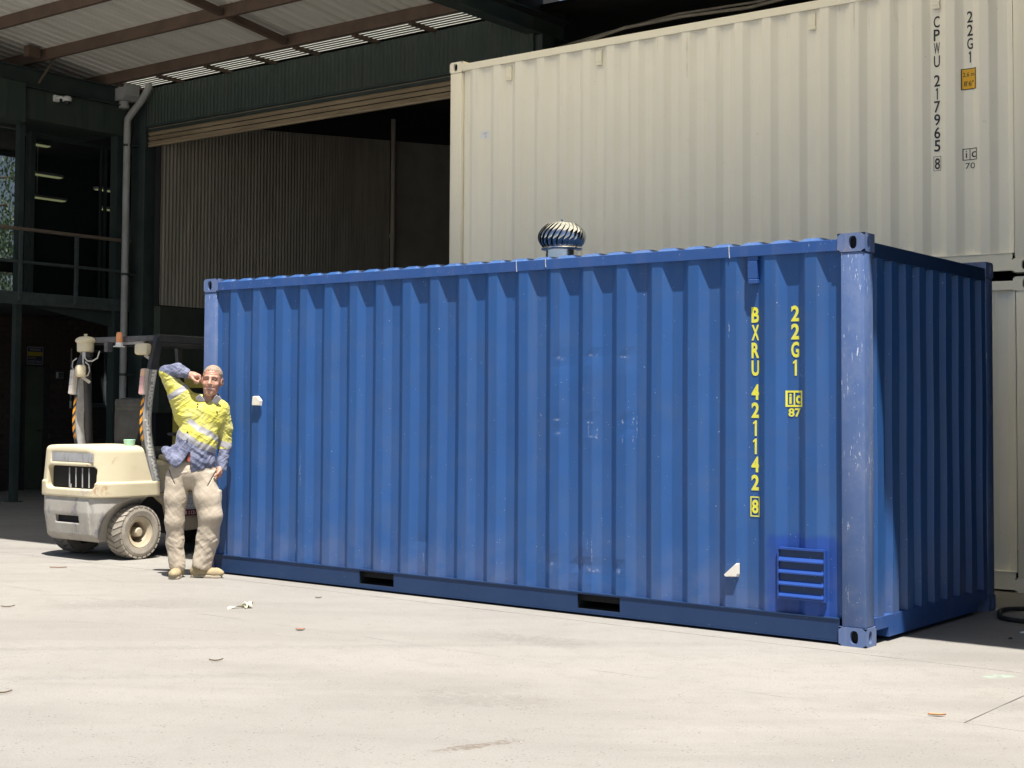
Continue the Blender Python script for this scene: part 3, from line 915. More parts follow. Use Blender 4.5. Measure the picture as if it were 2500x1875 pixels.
w = O(fr, 'window', 'railing')
O(MB().box(XB - 0.05, XB - 0.04, 7.67, 7.98, 1.50, 2.40), 'pane', 'glass_dark', parent=w)
O(MB().box(XB - 0.05, XB - 0.04, 8.015, 8.37, 1.50, 2.40), 'pane', 'glass_dark', parent=w)
O(MB().box(XB - 0.01, XB + 0.05, 7.58, 8.46, 1.42, 1.452), 'sill', 'railing', parent=w)
M['orange_reflection'] = plain('orange_window_reflection', (0.16, 0.055, 0.03), (0.11, 0.045, 0.03), 8, 0.8)  # colour of an orange reflection in the lower window
O(MB().box(XB - 0.035, XB - 0.03, 8.03, 8.20, 1.85, 2.20), 'pane_reflection', 'orange_reflection', parent=w)
bx = thing('meter_box', 'small grey box fixed to the dark brick wall between green door and window', 'electrical box', (XB, 6.96, 1.92))
obj('box_body', *(lambda q: (q.v, q.f))(MB().box(0, 0.06, -0.065, 0.065, 0, 0.11, 0.006)), 'pipe', bx)
obj('box_lid', *(lambda q: (q.v, q.f))(MB().box(0.06, 0.068, -0.058, 0.058, 0.006, 0.104)), 'chrome_base', bx)
tb = thing('conduit_pipe', 'thin grey vertical conduit on the brick wall beside the lower window', 'conduit', (XB + 0.03, 7.2, 1.4))
obj('conduit', *(lambda q: (q.v, q.f))(MB().tube([(0, 0, 0.12), (0, 0, 1.05)], 0.012, 8)), 'pipe', tb, None, True)
obj('conduit_cap', *(lambda q: (q.v, q.f))(MB().tube([(0, 0, 0.0), (0, 0, 0.13)], 0.020, 8)), 'white_plastic', tb, None, True)

# warning sign over the door
sg = thing('warning_sign', 'small rectangular warning sign with yellow band above the green door', 'sign', (XB + 0.004, 6.28, 2.15))
M['sign_blue'] = plain('sign_navy', (0.02, 0.024, 0.06), None, rough=0.4)
M['sign_yellow'] = plain('sign_yellow', (0.30, 0.24, 0.02), None, rough=0.4)
M['sign_white'] = plain('sign_white', (0.30, 0.30, 0.32), None, rough=0.4)
obj('sign_board', *(lambda q: (q.v, q.f))(MB().box(0, 0.006, 0, 0.33, 0, 0.30)), 'sign_blue', sg)
PS = lambda d: (lambda a, b: (d, a, b))
q = MB(); frame2d(q, 0.0, 0.33, 0.0, 0.30, 0.009, PS(0.008)); q.build('sign_border', 'sign_white', sg)
q = MB(); rect(q, 0.015, 0.315, 0.145, 0.215, PS(0.009)); q.build('sign_band', 'sign_yellow', sg)
q = MB(); put_text(q, 'WARNING', 0.05, 0.232, 0.23, 0.042, 0.01, plane=PS(0.010)); put_text(q, 'GOODS TRUCK', 0.03, 0.030, 0.27, 0.036, 0.01, plane=PS(0.010)); q.build('sign_lettering', 'sign_white', sg, fix=False)
q = MB(); put_text(q, 'SLOTS', 0.03, 0.092, 0.15, 0.036, 0.01, plane=PS(0.010)); q.build('sign_yellow_lettering', 'sign_yellow', sg, fix=False)

# security camera under the fascia
cm = thing('security_camera', 'small white security camera fixed to the dark green fascia', 'security camera', (XW, 4.88, 6.10))
obj('mount', *(lambda q: (q.v, q.f))(MB().box(0, 0.05, -0.03, 0.07, 0.02, 0.12, 0.008)), 'white_plastic', cm)
MB().tube([(0.045, 0.02, 0.08), (0.11, 0.05, 0.085), (0.12, 0.09, 0.075)], 0.022, 10).build('arm', 'white_plastic', cm, None, True)
MB().lathe([(0.005, 0.075), (0.05, 0.065), (0.072, 0.035), (0.074, 0.0), (0.066, -0.012)], (0.125, 0.15, 0.045), 'z', 18).build('camera_head', 'white_plastic', cm, None, True)
MB().lathe([(0.052, 0.0), (0.046, -0.03), (0.026, -0.048), (0.004, -0.054)], (0.125, 0.15, 0.033), 'z', 16).build('camera_dome', 'black_plastic', cm, None, True)

# tree placed beyond the wing in place of a reflection in the glass
M['bark'] = plain('grey_bark', (0.13, 0.11, 0.09), (0.09, 0.075, 0.06), 8, 0.9)
M['leaf'] = plain('gum_leaf', (0.055, 0.10, 0.045), (0.09, 0.14, 0.07), 1.2, 0.5)
tr = thing('gum_tree', 'weeping green gum tree standing in for a reflection in the far left upper window', 'tree', (-32.5, 14.6, 0))
b = MB()
b.tube([(0, 0, 0), (0.1, 0.05, 2.5), (-0.05, 0.2, 5), (0.2, 0.1, 8)], [0.30, 0.24, 0.17, 0.06], 10)
for k in range(14):
    a = k * 2.4; z = 3.2 + k * 0.34
    b.tube([(0, 0.1, z), (1.1 * math.cos(a), 1.1 * math.sin(a), z + 1.0), (2.0 * math.cos(a), 2.0 * math.sin(a), z + 1.1)], [0.09, 0.055, 0.02], 6)
b.build('trunk', 'bark', tr, None, True)
b = MB()
for k in range(420):
    a = random.uniform(0, 2 * PI); rr = math.sqrt(random.uniform(0.02, 1)) * 2.6
    zt = random.uniform(4.2, 9.6); L = random.uniform(0.7, 2.2)
    x, y = rr * math.cos(a), rr * math.sin(a)
    for s in range(int(L * 16)):
        z = zt - s * 0.062
        p = Vector((x + random.gauss(0, 0.09), y + random.gauss(0, 0.09), z))
        d = Vector((random.gauss(0, 0.5), random.gauss(0, 0.5), -1)).normalized() * random.uniform(0.12, 0.2)
        sd = d.cross(Vector((random.gauss(0, 1), random.gauss(0, 1), 0.2))).normalized() * 0.035
        b.add([p, p + d * 0.5 + sd, p + d, p + d * 0.5 - sd], [(0, 1, 2, 3)])
b.build('crown', 'leaf', tr, None, fix=False)
# =================================================================== CONTAINERS
CL, CW, CH = 6.058, 2.438, 2.591
PER = 0.28
def casting(b, dark, x, y, z, sx, sy):
    """hollow corner casting, outer corner (x, y), extending by sx*0.178, sy*0.162, z..z+0.118; oval hand holes in the side and end face"""
    w, d, h = 0.178, 0.162, 0.118
    X0, X1 = min(x, x + sx * w), max(x, x + sx * w)
    Y0_, Y1 = min(y, y + sy * d), max(y, y + sy * d)
    def face(P, a0, a1, c0, c1, ca, cc, ra, rc, depth):
        n = 20
        ov, ou = [], []
        for k in range(n):
            t = 2 * PI * k / n
            cx_, cy_ = math.cos(t), math.sin(t)
            # stadium-like oval
            ax = ra * (abs(cx_) ** 0.75) * (1 if cx_ >= 0 else -1)
            ay = rc * (abs(cy_) ** 0.75) * (1 if cy_ >= 0 else -1)
            ov.append((ca + ax, cc + ay))
            s = 1 / max(abs(cx_) , abs(cy_))
            ou.append(((a0 + a1) / 2 + cx_ * s * (a1 - a0) / 2, (c0 + c1) / 2 + cy_ * s * (c1 - c0) / 2))
        vs = [P(q[0], q[1], 0) for q in ou] + [P(q[0], q[1], 0) for q in ov] + [P(q[0], q[1], depth) for q in ov]
        fs = []
        for k in range(n):
            m = (k + 1) % n
            fs += [(k, m, n + m, n + k), (n + k, n + m, 2 * n + m, 2 * n + k)]
        b.add(vs, fs)
    face(lambda a, c, t: (a, y + sy * t, c), X0, X1, z, z + h, (X0 + X1) / 2 - sx * 0.012, z + h / 2, 0.026, 0.041, 0.028)
    face(lambda a, c, t: (x + sx * t, a, c), Y0_, Y1, z, z + h, (Y0_ + Y1) / 2 - sy * 0.012, z + h / 2, 0.024, 0.040, 0.028)
    b.add([(X0, Y0_, z + h), (X1, Y0_, z + h), (X1, Y1, z + h), (X0, Y1, z + h)], [(0, 1, 2, 3)])
    b.add([(X0, Y0_, z), (X1, Y0_, z), (X1, Y1, z), (X0, Y1, z)], [(3, 2, 1, 0)])
    xi = x + sx * w; yi = y + sy * d
    b.add([(xi, Y0_, z), (xi, Y1, z), (xi, Y1, z + h), (xi, Y0_, z + h)], [(0, 1, 2, 3)])
    b.add([(X0, yi, z), (X1, yi, z), (X1, yi, z + h), (X0, yi, z + h)], [(0, 1, 2, 3)])
    xa, xb_ = x + sx * 0.034, xi - sx * 0.002
    ya, yb_ = y + sy * 0.034, yi - sy * 0.002
    dark.box(xa, xb_, ya, yb_, z + 0.004, z + h - 0.004)

SIDE_DEPTH = 0.038
def prof_side(x, xc, y0=0.010):
    u = abs((x - xc + PER / 2) % PER - PER / 2)
    if u < 0.040: return y0
    if u < 0.100: return y0 + SIDE_DEPTH * (u - 0.040) / 0.060
    return y0 + SIDE_DEPTH
def breaks(lo, hi, xc):
    out = [lo, hi]
    k0 = int((lo - xc) / PER) - 2
    for k in range(k0, k0 + 30):
        c = xc + k * PER
        for d in (-0.100, -0.040, 0.040, 0.100):
            # two close points at every fold make a small bend radius
            for e in (-0.0035, 0.0035):
                if lo + 0.002 < c + d + e < hi - 0.002: out.append(c + d + e)
    return sorted(out)
def dent_y(x, z, dents):
    y = 0.0014 * math.sin(x * 2.1 + z * 1.7) + 0.0010 * math.sin(x * 7.3 - z * 3.1)
    for (dx, dz, sx, sz, am) in dents:
        q = ((x - dx) / sx) ** 2 + ((z - dz) / sz) ** 2
        if q < 9: y += 0.5 * am * math.exp(-q)
    return y
def side_panel(xc, x0, x1, z0, z1, dents=(), rows=36):
    xs = breaks(x0, x1, xc)
    vs, fs = [], []
    for x in xs:
        for r in range(rows + 1):
            z = z0 + (z1 - z0) * r / rows
            y = prof_side(x, xc) + dent_y(x, z, dents)
            vs.append((x, y, z))
    n = rows + 1
    for i in range(len(xs) - 1):
        for r in range(rows):
            fs.append((i * n + r, (i + 1) * n + r, (i + 1) * n + r + 1, i * n + r + 1))
    return vs, fs
DENTS = {}
def conform(o, xc, lift=0.0028):
    """lay flat lettering (in the plane y = 0) on the folded side panel"""
    b = bmesh.new()
    b.from_mesh(o.data)
    lo = min(v.co.x for v in b.verts); hi = max(v.co.x for v in b.verts)
    for x in breaks(lo, hi, xc)[1:-1]:
        bmesh.ops.bisect_plane(b, geom=b.verts[:] + b.edges[:] + b.faces[:], plane_co=(x, 0, 0), plane_no=(1, 0, 0))
    for v in b.verts:
        v.co.y = prof_side(v.co.x, xc) - lift + dent_y(v.co.x, v.co.z, DENTS.get(xc, ()))
    b.to_mesh(o.data)
    b.free()
def column_text(q, s, x, w, ztop, pitch, h, bold):
    for i, ch in enumerate(s):
        if ch == '1':
            put_one(q, x, ztop - i * pitch - h, h, 0.0095 if bold < 0.02 else 0.0145)
            continue
        ww = w
        put_text(q, ch, x - ww / 2, ztop - i * pitch - h, ww, h, bold)

def container(label, loc, paint, group, xc, marks, dents=(), blue=False):
    t = thing('shipping_container', label, 'shipping container', loc, 0, group)
    DENTS[xc] = dents
    P_side, P_post, P_rail, P_sill, P_cast = paint
    b_ = lambda mb, name, m, sm=False, par=None: mb.build(name, m, par or t, None, sm)
    # castings and posts
    for x, sx in ((0, -1), (-CL, 1)):
        for y, sy in ((0, 1), (CW, -1)):
            for z in (0, CH - 0.118):
                b, dk = MB(), MB()
                casting(b, dk, x, y, z, sx, sy)
                c = b_(b, 'corner_casting', P_cast)
                b_(dk, 'hollow', 'hole', par=c)
            b = MB()
            b.box(x + sx * 0.004, x + sx * 0.160, y + sy * 0.004, y + sy * 0.150, 0.118, CH - 0.118, 0.012)
            b_(b, 'corner_post', P_post, True)
    for x, sx in ((0, -1), (-CL, 1)):
        b_(MB().box(x + sx * 0.006, x + sx * 0.07, 0.162, CW - 0.162, CH - 0.145, CH - 0.05, 0.004), 'header_rail', P_rail if not blue else 'blue_sill')  # on the blue container a darker blue carries the header's shade
        b = MB()
        for ya, yb, za, zb in ((0.38, CW - 0.38, 0.03, 0.168), (0.162, 0.38, 0.092, 0.168), (CW - 0.38, CW - 0.162, 0.092, 0.168)):
            b.box(x + sx * 0.006, x + sx * 0.09, ya, yb, za, zb)
        b_(b, 'end_sill', P_rail)
    for y, sy in ((0, 1), (CW, -1)):
        b_(MB().box(-CL + 0.178, -0.178, y + sy * 0.003, y + sy * 0.063, 2.483, 2.558, 0.003), 'top_rail', P_rail)
        pk = ((-4.19, -3.83), (-2.12, -1.77)) if blue else ()
        b = MB()
        xs = [-CL + 0.178] + [v for p in pk for v in p] + [-0.178]
        for i in range(0, len(xs), 2):
            b.box(xs[i], xs[i + 1], y + sy * 0.012, y + sy * 0.020, 0.026, 0.158)
        for p0, p1 in pk:
            b.box(p0, p1, y + sy * 0.012, y + sy * 0.020, 0.150, 0.158)
            b.box(p0, p1, y + sy * 0.012, y + sy * 0.020, 0.026, 0.048)
        b.box(-CL + 0.178, -0.178, y + sy * 0.006, y + sy * 0.05, 0.159, 0.167)
        b.box(-CL + 0.178, -0.178, y + sy * 0.008, y + sy * 0.06, 0.018, 0.025)
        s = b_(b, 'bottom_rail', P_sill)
        for p0, p1 in pk:
            b = MB()
            b.add([(p0, y + sy * 0.021, 0.048), (p1, y + sy * 0.021, 0.048), (p1, y + sy * 0.021, 0.15), (p0, y + sy * 0.021, 0.15),
                   (p0, y + sy * 0.6, 0.048), (p1, y + sy * 0.6, 0.048), (p1, y + sy * 0.6, 0.15), (p0, y + sy * 0.6, 0.15)],
                  [(4, 5, 6, 7), (0, 4, 7, 3), (1, 2, 6, 5), (3, 7, 6, 2), (0, 1, 5, 4)])
            b_(b, 'fork_pocket', 'hole', par=s)
    vs, fs = side_panel(xc, -CL + 0.165, -0.163, 0.163, 2.49, dents)
    obj('side_panel', vs, fs, P_side, t)
    vs, fs = side_panel(xc, -CL + 0.165, -0.163, 0.163, 2.49, (), 2)
    obj('side_panel', [(x, CW - y, z) for x, y, z in vs], [tuple(reversed(f)) for f in fs], P_side, t)
    # end panels: deep narrow-webbed folds
    ys, y = [], 0.145
    d, k = 0.0, 0
    seq = [(0.0, 0.0)]
    pts = [(0.145, 0.050)]
    y = 0.196
    lvl = 0
    while y < CW - 0.2:
        a = 0.050 if lvl == 0 else 0.010
        bb = 0.010 if lvl == 0 else 0.050
        pts += [(y, a), (y + 0.020, bb)]
        lvl = 1 - lvl
        y += 0.124
    pts.append((CW - 0.145, pts[-1][1]))
    for x, sx in ((0, -1), (-CL, 1)):
        vs, fs = [], []
        rows = 10
        for (yy, dd) in pts:
            for r in range(rows + 1):
                vs.append((x + sx * (dd + 0.002 * math.sin(yy * 5 + r)), yy, 0.16 + (2.45 - 0.16) * r / rows))
        n = rows + 1
        for i in range(len(pts) - 1):
            for r in range(rows):
                fs.append((i * n + r, (i + 1) * n + r, (i + 1) * n + r + 1, i * n + r + 1))
        obj('end_panel', vs, fs if sx < 0 else [tuple(reversed(f)) for f in fs], P_side, t)
    # roof sheet with shallow cross corrugations
    pr = []
    x = -CL + 0.178
    pr.append((x, 0.0))
    while x < -0.40:
        for du, hh in ((0.030, 0.0), (0.060, 0.024), (0.150, 0.024), (0.180, 0.0)):
            pr.append((x + du, hh))
        x += 0.208
    pr.append((-0.178, 0.0))
    vs, fs = [], []
    for (xx, hh) in pr:
        if not blue: hh *= 0.2
        vs += [(xx, 0.012, 2.5585), (xx, 0.05, 2.560 + hh * 0.9), (xx, 0.12, 2.562 + hh), (xx, CW - 0.12, 2.562 + hh), (xx, CW - 0.05, 2.560 + hh * 0.9), (xx, CW - 0.012, 2.5585)]
    for i in range(len(pr) - 1):
        for j in range(5):
            fs.append((i * 6 + j, (i + 1) * 6 + j, (i + 1) * 6 + j + 1, i * 6 + j + 1))
    obj('roof_panel', vs, fs, P_side, t)
    b_(MB().box(-CL + 0.06, -0.06, 0.06, CW - 0.06, 0.10, 0.14), 'floor', 'hole')
    # lashing brackets
    for x in marks['hooks']:
        ho = 0.0 if blue else 0.016
        b = MB().box(x - 0.032, x + 0.032, 0.004 + ho, 0.044, 2.335, 2.452, 0.003)
        if blue: b.box(x - 0.036, x + 0.036, 0.012, 0.048, 2.455, 2.483)
        b.box(x - 0.028, x + 0.036, 0.0 + ho, 0.046, 2.300, 2.333, 0.006)
        b_(b, 'lashing_bracket', P_rail)
    marks['fn'](t, xc)
    return t

B_LOC = Vector((0, 0, 0))
def blue_marks(t, xc):
    q = MB(); column_text(q, 'BXRU', -0.762, 0.056, 2.150, 0.1175, 0.103, 0.034)
    o = q.build('owner_code', 'yellow_mark', t, fix=False); conform(o, xc)
    q = MB(); column_text(q, '421142', -0.762, 0.056, 1.640, 0.119, 0.103, 0.034)
    o = q.build('serial_number', 'yellow_mark', t, fix=False); conform(o, xc)
    q = MB(); put_text(q, '8', -0.786, 0.790, 0.046, 0.092, 0.030); frame2d(q, -0.797, -0.729, 0.770, 0.902, 0.008)
    o = q.build('check_digit', 'yellow_mark', t, fix=False); conform(o, xc)
    q = MB(); column_text(q, '22G1', -0.482, 0.058, 2.150, 0.1175, 0.103, 0.034)
    o = q.build('size_code', 'yellow_mark', t, fix=False); conform(o, xc)
    q = MB(); frame2d(q, -0.548, -0.425, 1.492, 1.598, 0.013); rect(q, -0.494, -0.484, 1.505, 1.585)
    put_text(q, 'i', -0.525, 1.512, 0.018, 0.066, 0.03); put_text(q, 'c', -0.478, 1.512, 0.036, 0.056, 0.03); put_text(q, '87', -0.530, 1.428, 0.088, 0.056, 0.03)
    o = q.build('operator_emblem', 'yellow_mark', t, fix=False); conform(o, xc)
    # louvred vent
    lv = MB()
    lv.box(-0.585, -0.575, -0.008, 0.03, 0.258, 0.585).box(-0.270, -0.260, -0.008, 0.03, 0.258, 0.585).box(-0.575, -0.270, -0.008, 0.03, 0.258, 0.268).box(-0.575, -0.270, -0.012, 0.03, 0.575, 0.588)
    lo = lv.build('louvre_vent', 'blue_new', t)
    MB().box(-0.575, -0.270, 0.0035, 0.0060, 0.268, 0.575).build('louvre_back', 'blue_sill', lo)  # dark blue sheet stands in for the shadow between the blades
    for k in range(4):
        z = 0.276 + k * 0.0755
        b = MB()
        b.prism([(0.003, z + 0.028), (-0.016, z + 0.004), (-0.016, z - 0.004), (0.003, z + 0.018)], -0.574, -0.271, 'x')
        b.build('louvre_blade', 'blue_new', lo)
    # small cream vent covers
    def cover(px):
        b = MB()
        n = len(px)
        vs = [(x, 0.006, z) for x, z in px] + [(x * 0.86 + sum(p[0] for p in px) / n * 0.14, -0.022, z * 0.86 + sum(p[1] for p in px) / n * 0.14) for x, z in px]
        b.add(vs, [tuple(range(n, 2 * n))] + [(i, (i + 1) % n, (i + 1) % n + n, i + n) for i in range(n)])
        b.build('vent_cover', 'vent_cream', t)
    cover([(-0.965, 0.378), (-0.955, 0.365), (-0.862, 0.372), (-0.856, 0.392), (-0.856, 0.462), (-0.875, 0.460)])
    cover([(-5.415, 1.470), (-5.315, 1.470), (-5.308, 1.515), (-5.350, 1.552), (-5.408, 1.552)])
    # sealant beads on the top rail
    for x in (-2.66, -2.40, -0.93):
        MB().tube([(x, 0.0, 2.565), (x, 0.001, 2.52), (x + 0.004, 0.001, 2.48 if x != -2.40 else 2.50)], 0.0035, 6).build('sealant_bead', 'bead', t)
    # rotating roof ventilator
    cx, cy = -3.05, 1.2
    tv = thing('turbine_ventilator', None, None)
    bpy.data.objects.remove(tv)
    tv = MB().lathe([(0.26, 2.565), (0.155, 2.60), (0.135, 2.605), (0.130, 2.772), (0.140, 2.777)], (cx, cy, 0), 'z', 32).build('turbine_ventilator', 'chrome_base', t, None, True)
    MB().lathe([(0.130, 2.768), (0.166, 2.773), (0.171, 2.781), (0.166, 2.790), (0.135, 2.795)], (cx, cy, 0), 'z', 32).build('bearing_ring', 'chrome_base', tv, None, True)
    MB().lathe([(0.105, 2.988), (0.095, 2.997), (0.03, 3.002), (0.010, 3.006), (0.008, 3.026), (0.002, 3.028)], (cx, cy, 0), 'z', 28).build('turbine_cap', 'chrome', tv, None, True)
    MB().lathe([(0.11, 2.80), (0.145, 2.85), (0.145, 2.94), (0.09, 2.98)], (cx, cy, 0), 'z', 24).build('turbine_core', 'black_plastic', tv, None, True)
    NV = 24
    for k in range(NV):
        vs, fs = [], []
        S = 12
        for s in range(S + 1):
            u = s / S
            z = 2.794 + 0.196 * u
            R = 0.146 + 0.054 * math.sin(PI * min(1, max(0, u * 0.94 + 0.03))) ** 0.75 - 0.040 * u ** 3
            a0 = 2 * PI * k / NV + 0.55 * (u ** 1.6)
            wdt = 2 * PI / NV * 1.12
            for j, (fa, dr) in enumerate(((0, -0.018), (0.2, -0.008), (0.5, 0.0), (0.85, 0.003), (1.0, 0.001))):
                a = a0 + wdt * fa
                vs.append((cx + (R + dr) * math.cos(a), cy + (R + dr) * math.sin(a), z))
        for s in range(S):
            for j in range(4):
                fs.append((s * 5 + j, s * 5 + j + 1, (s + 1) * 5 + j + 1, (s + 1) * 5 + j))
        obj('vane', vs, fs, 'chrome', tv, None, True)

def cream_marks(t, xc, upper=True):
    z0 = -2.62
    q = MB(); column_text(q, 'CPWU', -0.80, 0.052, 4.865 + z0, 0.1145, 0.100, 0.012)
    o = q.build('owner_code', 'black_mark', t, fix=False); conform(o, xc)
    q = MB(); column_text(q, '217965', -0.80, 0.052, 4.355 + z0, 0.1125, 0.100, 0.012)
    o = q.build('serial_number', 'black_mark', t, fix=False); conform(o, xc)
    q = MB(); put_text(q, '8', -0.822, 3.540 + z0, 0.044, 0.096, 0.010); frame2d(q, -0.832, -0.768, 3.527 + z0, 3.652 + z0, 0.0035)
    o = q.build('check_digit', 'black_mark', t, fix=False); conform(o, xc)
    q = MB(); column_text(q, '22G1', -0.52, 0.048, 4.862 + z0, 0.1145, 0.098, 0.012)
    o = q.build('size_code', 'black_mark', t, fix=False); conform(o, xc)
    q = MB(); frame2d(q, -0.586, -0.464, 3.592 + z0, 3.692 + z0, 0.0065); rect(q, -0.529, -0.523, 3.598 + z0, 3.686 + z0)
    put_text(q, 'i', -0.562, 3.612 + z0, 0.012, 0.060, 0.004); put_text(q, 'c', -0.513, 3.612 + z0, 0.040, 0.052, 0.004); put_text(q, '70', -0.565, 3.520 + z0, 0.080, 0.050, 0.002)
    o = q.build('operator_emblem', 'black_mark', t, fix=False); conform(o, xc)
    if upper:
        q = MB(); rect(q, -0.592, -0.470, 4.195 + z0, 4.372 + z0)
        o = q.build('height_label', 'amber', t, fix=False); conform(o, xc, 0.0030)
        q = MB(); frame2d(q, -0.594, -0.468, 4.193 + z0, 4.374 + z0, 0.007)
        put_text(q, '2,6 m', -0.580, 4.298 + z0, 0.098, 0.044, 0.006); put_text(q, "8'6\"", -0.572, 4.224 + z0, 0.082, 0.044, 0.006)
        o = q.build('height_lettering', 'black_mark', t, fix=False); conform(o, xc, 0.0042)
        q = MB(); rect(q, -5.655, -5.552, 4.342 + z0, 4.420 + z0)
        o = q.build('paper_sticker', 'sticker', t, fix=False); conform(o, xc, 0.003)
        q = MB(); put_text(q, '697', -5.625, 4.385 + z0, 0.045, 0.022, 0.0); put_text(q, 'A', -5.610, 4.352 + z0, 0.020, 0.024, 0.0)
        o = q.build('sticker_lettering', 'lining', t, fix=False); conform(o, xc, 0.0042)

BLUE = ('blue', 'blue_post', 'blue_rail', 'blue_sill', 'blue_cast')
CREAM = ('cream', 'cream_trim', 'cream_trim', 'cream_trim', 'cream_trim')
dents = [(-2.12, 0.36, 0.05, 0.05, 0.022), (-2.02, 0.33, 0.12, 0.07, 0.016), (-1.80, 0.34, 0.04, 0.05, 0.018), (-2.34, 0.36, 0.04, 0.05, 0.012), (-3.58, 0.42, 0.05, 0.06, 0.02),
         (-2.27, 1.80, 0.06, 0.09, 0.014), (-2.0, 1.83, 0.06, 0.05, 0.014), (-1.72, 1.82, 0.05, 0.05, 0.012), (-2.0, 1.36, 0.045, 0.06, 0.012), (-1.72, 1.36, 0.045, 0.06, 0.014), (-2.28, 1.34, 0.045, 0.06, 0.010),
         (-3.5, 1.3, 0.9, 0.7, 0.010), (-1.3, 1.2, 0.7, 0.8, -0.006), (-5.0, 1.0, 0.8, 0.6, 0.008)]
blue_c = container('dark blue shipping container with yellow lettering and a shiny roof ventilator, standing in front', B_LOC, BLUE, None, -0.36, dict(hooks=(-0.765,), fn=blue_marks), dents, True)
GRP = 'cream containers stacked behind'
low_c = container('lower cream shipping container of the stack, on the ground behind the blue one', Vector((-0.045, 3.625, 0)), CREAM, GRP, -0.415, dict(hooks=(), fn=lambda t, xc: None))
top_c = container('upper cream shipping container with black lettering, on top of the stack', Vector((-0.045, 3.605, 2.625)), CREAM, GRP, -0.395, dict(hooks=(-0.80, -1.92, -4.18, -5.29), fn=lambda t, xc: cream_marks(t, xc)))
# =================================================================== FORKLIFT (its rear towards the camera, facing the warehouse)
M['fl_cream'] = plain('chalky_cream_paint', (0.58, 0.52, 0.36), (0.52, 0.46, 0.325), 4.0, 0.45, bump=0.08, bscale=10, lo=0.4, hi=0.75)
def rusty(name, base, base2, rust, amt, stretch=(1, 1, 1), patch=False):
    k = NT(name)
    c = k.mix(k.ramp(k.noise(3.2, 5, 0.65), 0.38, 0.66), c4(base), c4(base2))
    s = k.math('MULTIPLY', k.ramp(k.noise(11, 6, 0.72, k.mapped(stretch)), amt, amt + 0.08), k.ramp(k.noise(2.3, 3), 0.44, 0.60))
    c = k.mix(k.math('MULTIPLY', s, 0.8), c, c4(rust))
    if patch:
        x, y, z = k.xyz()
        wob = k.math('MULTIPLY', k.math('SUBTRACT', k.noise(17, 4), 0.5), 0.10)
        m = k.math('MULTIPLY', k.band(k.math('ADD', x, wob), 0.20, 0.47, 0.02), k.band(k.math('ADD', z, wob), 0.615, 0.715, 0.012))
        m = k.math('MULTIPLY', m, k.ramp(k.noise(24, 4, 0.7), 0.42, 0.62))
        c = k.mix(k.math('MULTIPLY', m, 0.75), c, k.mix(k.ramp(x, 0.3, 0.45), (0.46, 0.37, 0.33, 1), (0.38, 0.19, 0.09, 1)))
    k.bump(k.noise(22, 4), 0.10, 0.006)
    return k.fin(c, 0.62, 0, 0.35)
M['fl_cream2'] = rusty('cream_paint_with_scrapes', (0.585, 0.52, 0.36), (0.55, 0.48, 0.33), (0.33, 0.17, 0.09), 0.60, patch=True)
M['fl_low'] = rusty('dusty_cast_counterweight', (0.42, 0.40, 0.355), (0.345, 0.315, 0.275), (0.18, 0.175, 0.20), 0.52, (1, 1, 0.4))
M['fl_grille'] = rusty('worn_silver_insert', (0.30, 0.30, 0.31), (0.40, 0.40, 0.40), (0.16, 0.14, 0.14), 0.52, (3, 1, 0.3))
M['fl_black'] = plain('matt_black_steel', (0.030, 0.031, 0.036), (0.045, 0.045, 0.05), 6, 0.5)
M['fl_grey'] = plain('dusty_grey_paint', (0.40, 0.40, 0.41), (0.31, 0.31, 0.325), 12, 0.6)
M['fl_beam'] = plain('dusty_black_beam', (0.13, 0.125, 0.13), (0.07, 0.07, 0.075), 9, 0.6)
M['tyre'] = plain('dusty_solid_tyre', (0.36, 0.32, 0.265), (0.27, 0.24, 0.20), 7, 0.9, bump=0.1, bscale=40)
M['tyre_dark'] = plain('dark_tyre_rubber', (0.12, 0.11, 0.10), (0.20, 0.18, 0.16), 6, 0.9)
M['rim'] = rusty('cream_wheel_rim', (0.50, 0.43, 0.31), (0.43, 0.36, 0.255), (0.22, 0.10, 0.05), 0.55)
M['rim_shade'] = plain('shade_brown_wheel_centre', (0.16, 0.105, 0.07), (0.25, 0.19, 0.13), 14, 0.8)  # dark brown puts the shade inside the rim into its colour
M['seat'] = plain('worn_grey_seat', (0.040, 0.040, 0.038), (0.062, 0.060, 0.056), 6, 0.7)
M['orange'] = plain('orange_tape', (0.80, 0.36, 0.02), (0.70, 0.30, 0.03), 20, 0.45)
M['beacon'] = plain('amber_beacon', (0.82, 0.33, 0.13), (0.80, 0.36, 0.18), 20, 0.25)
M['lens'] = plain('faded_red_lens', (0.70, 0.36, 0.34), (0.66, 0.42, 0.40), 15, 0.3)
M['lens_orange'] = plain('faded_amber_lens', (0.78, 0.50, 0.32), (0.74, 0.46, 0.30), 15, 0.3)
M['lens_pale'] = plain('faded_clear_lens', (0.62, 0.58, 0.52), (0.55, 0.50, 0.45), 20, 0.3)
M['lamp_cream'] = plain('cream_lamp_shell', (0.66, 0.59, 0.42), (0.60, 0.53, 0.375), 14, 0.45)
M['cable_pale'] = plain('pale_cable', (0.62, 0.60, 0.56), (0.5, 0.48, 0.45), 30, 0.6)
M['mint'] = plain('mint_plastic', (0.42, 0.70, 0.55), (0.38, 0.64, 0.50), 20, 0.4)
M['tan_steel'] = rusty('tan_chassis', (0.40, 0.34, 0.25), (0.33, 0.28, 0.20), (0.16, 0.09, 0.06), 0.58)
M['plate'] = plain('grey_notice_plate', (0.40, 0.42, 0.47), (0.32, 0.34, 0.40), 25, 0.5)
M['red_plate'] = plain('dark_red_strip', (0.16, 0.022, 0.03), (0.12, 0.02, 0.03), 20, 0.5)
M['pale_print'] = plain('pale_print', (0.62, 0.62, 0.62), None)
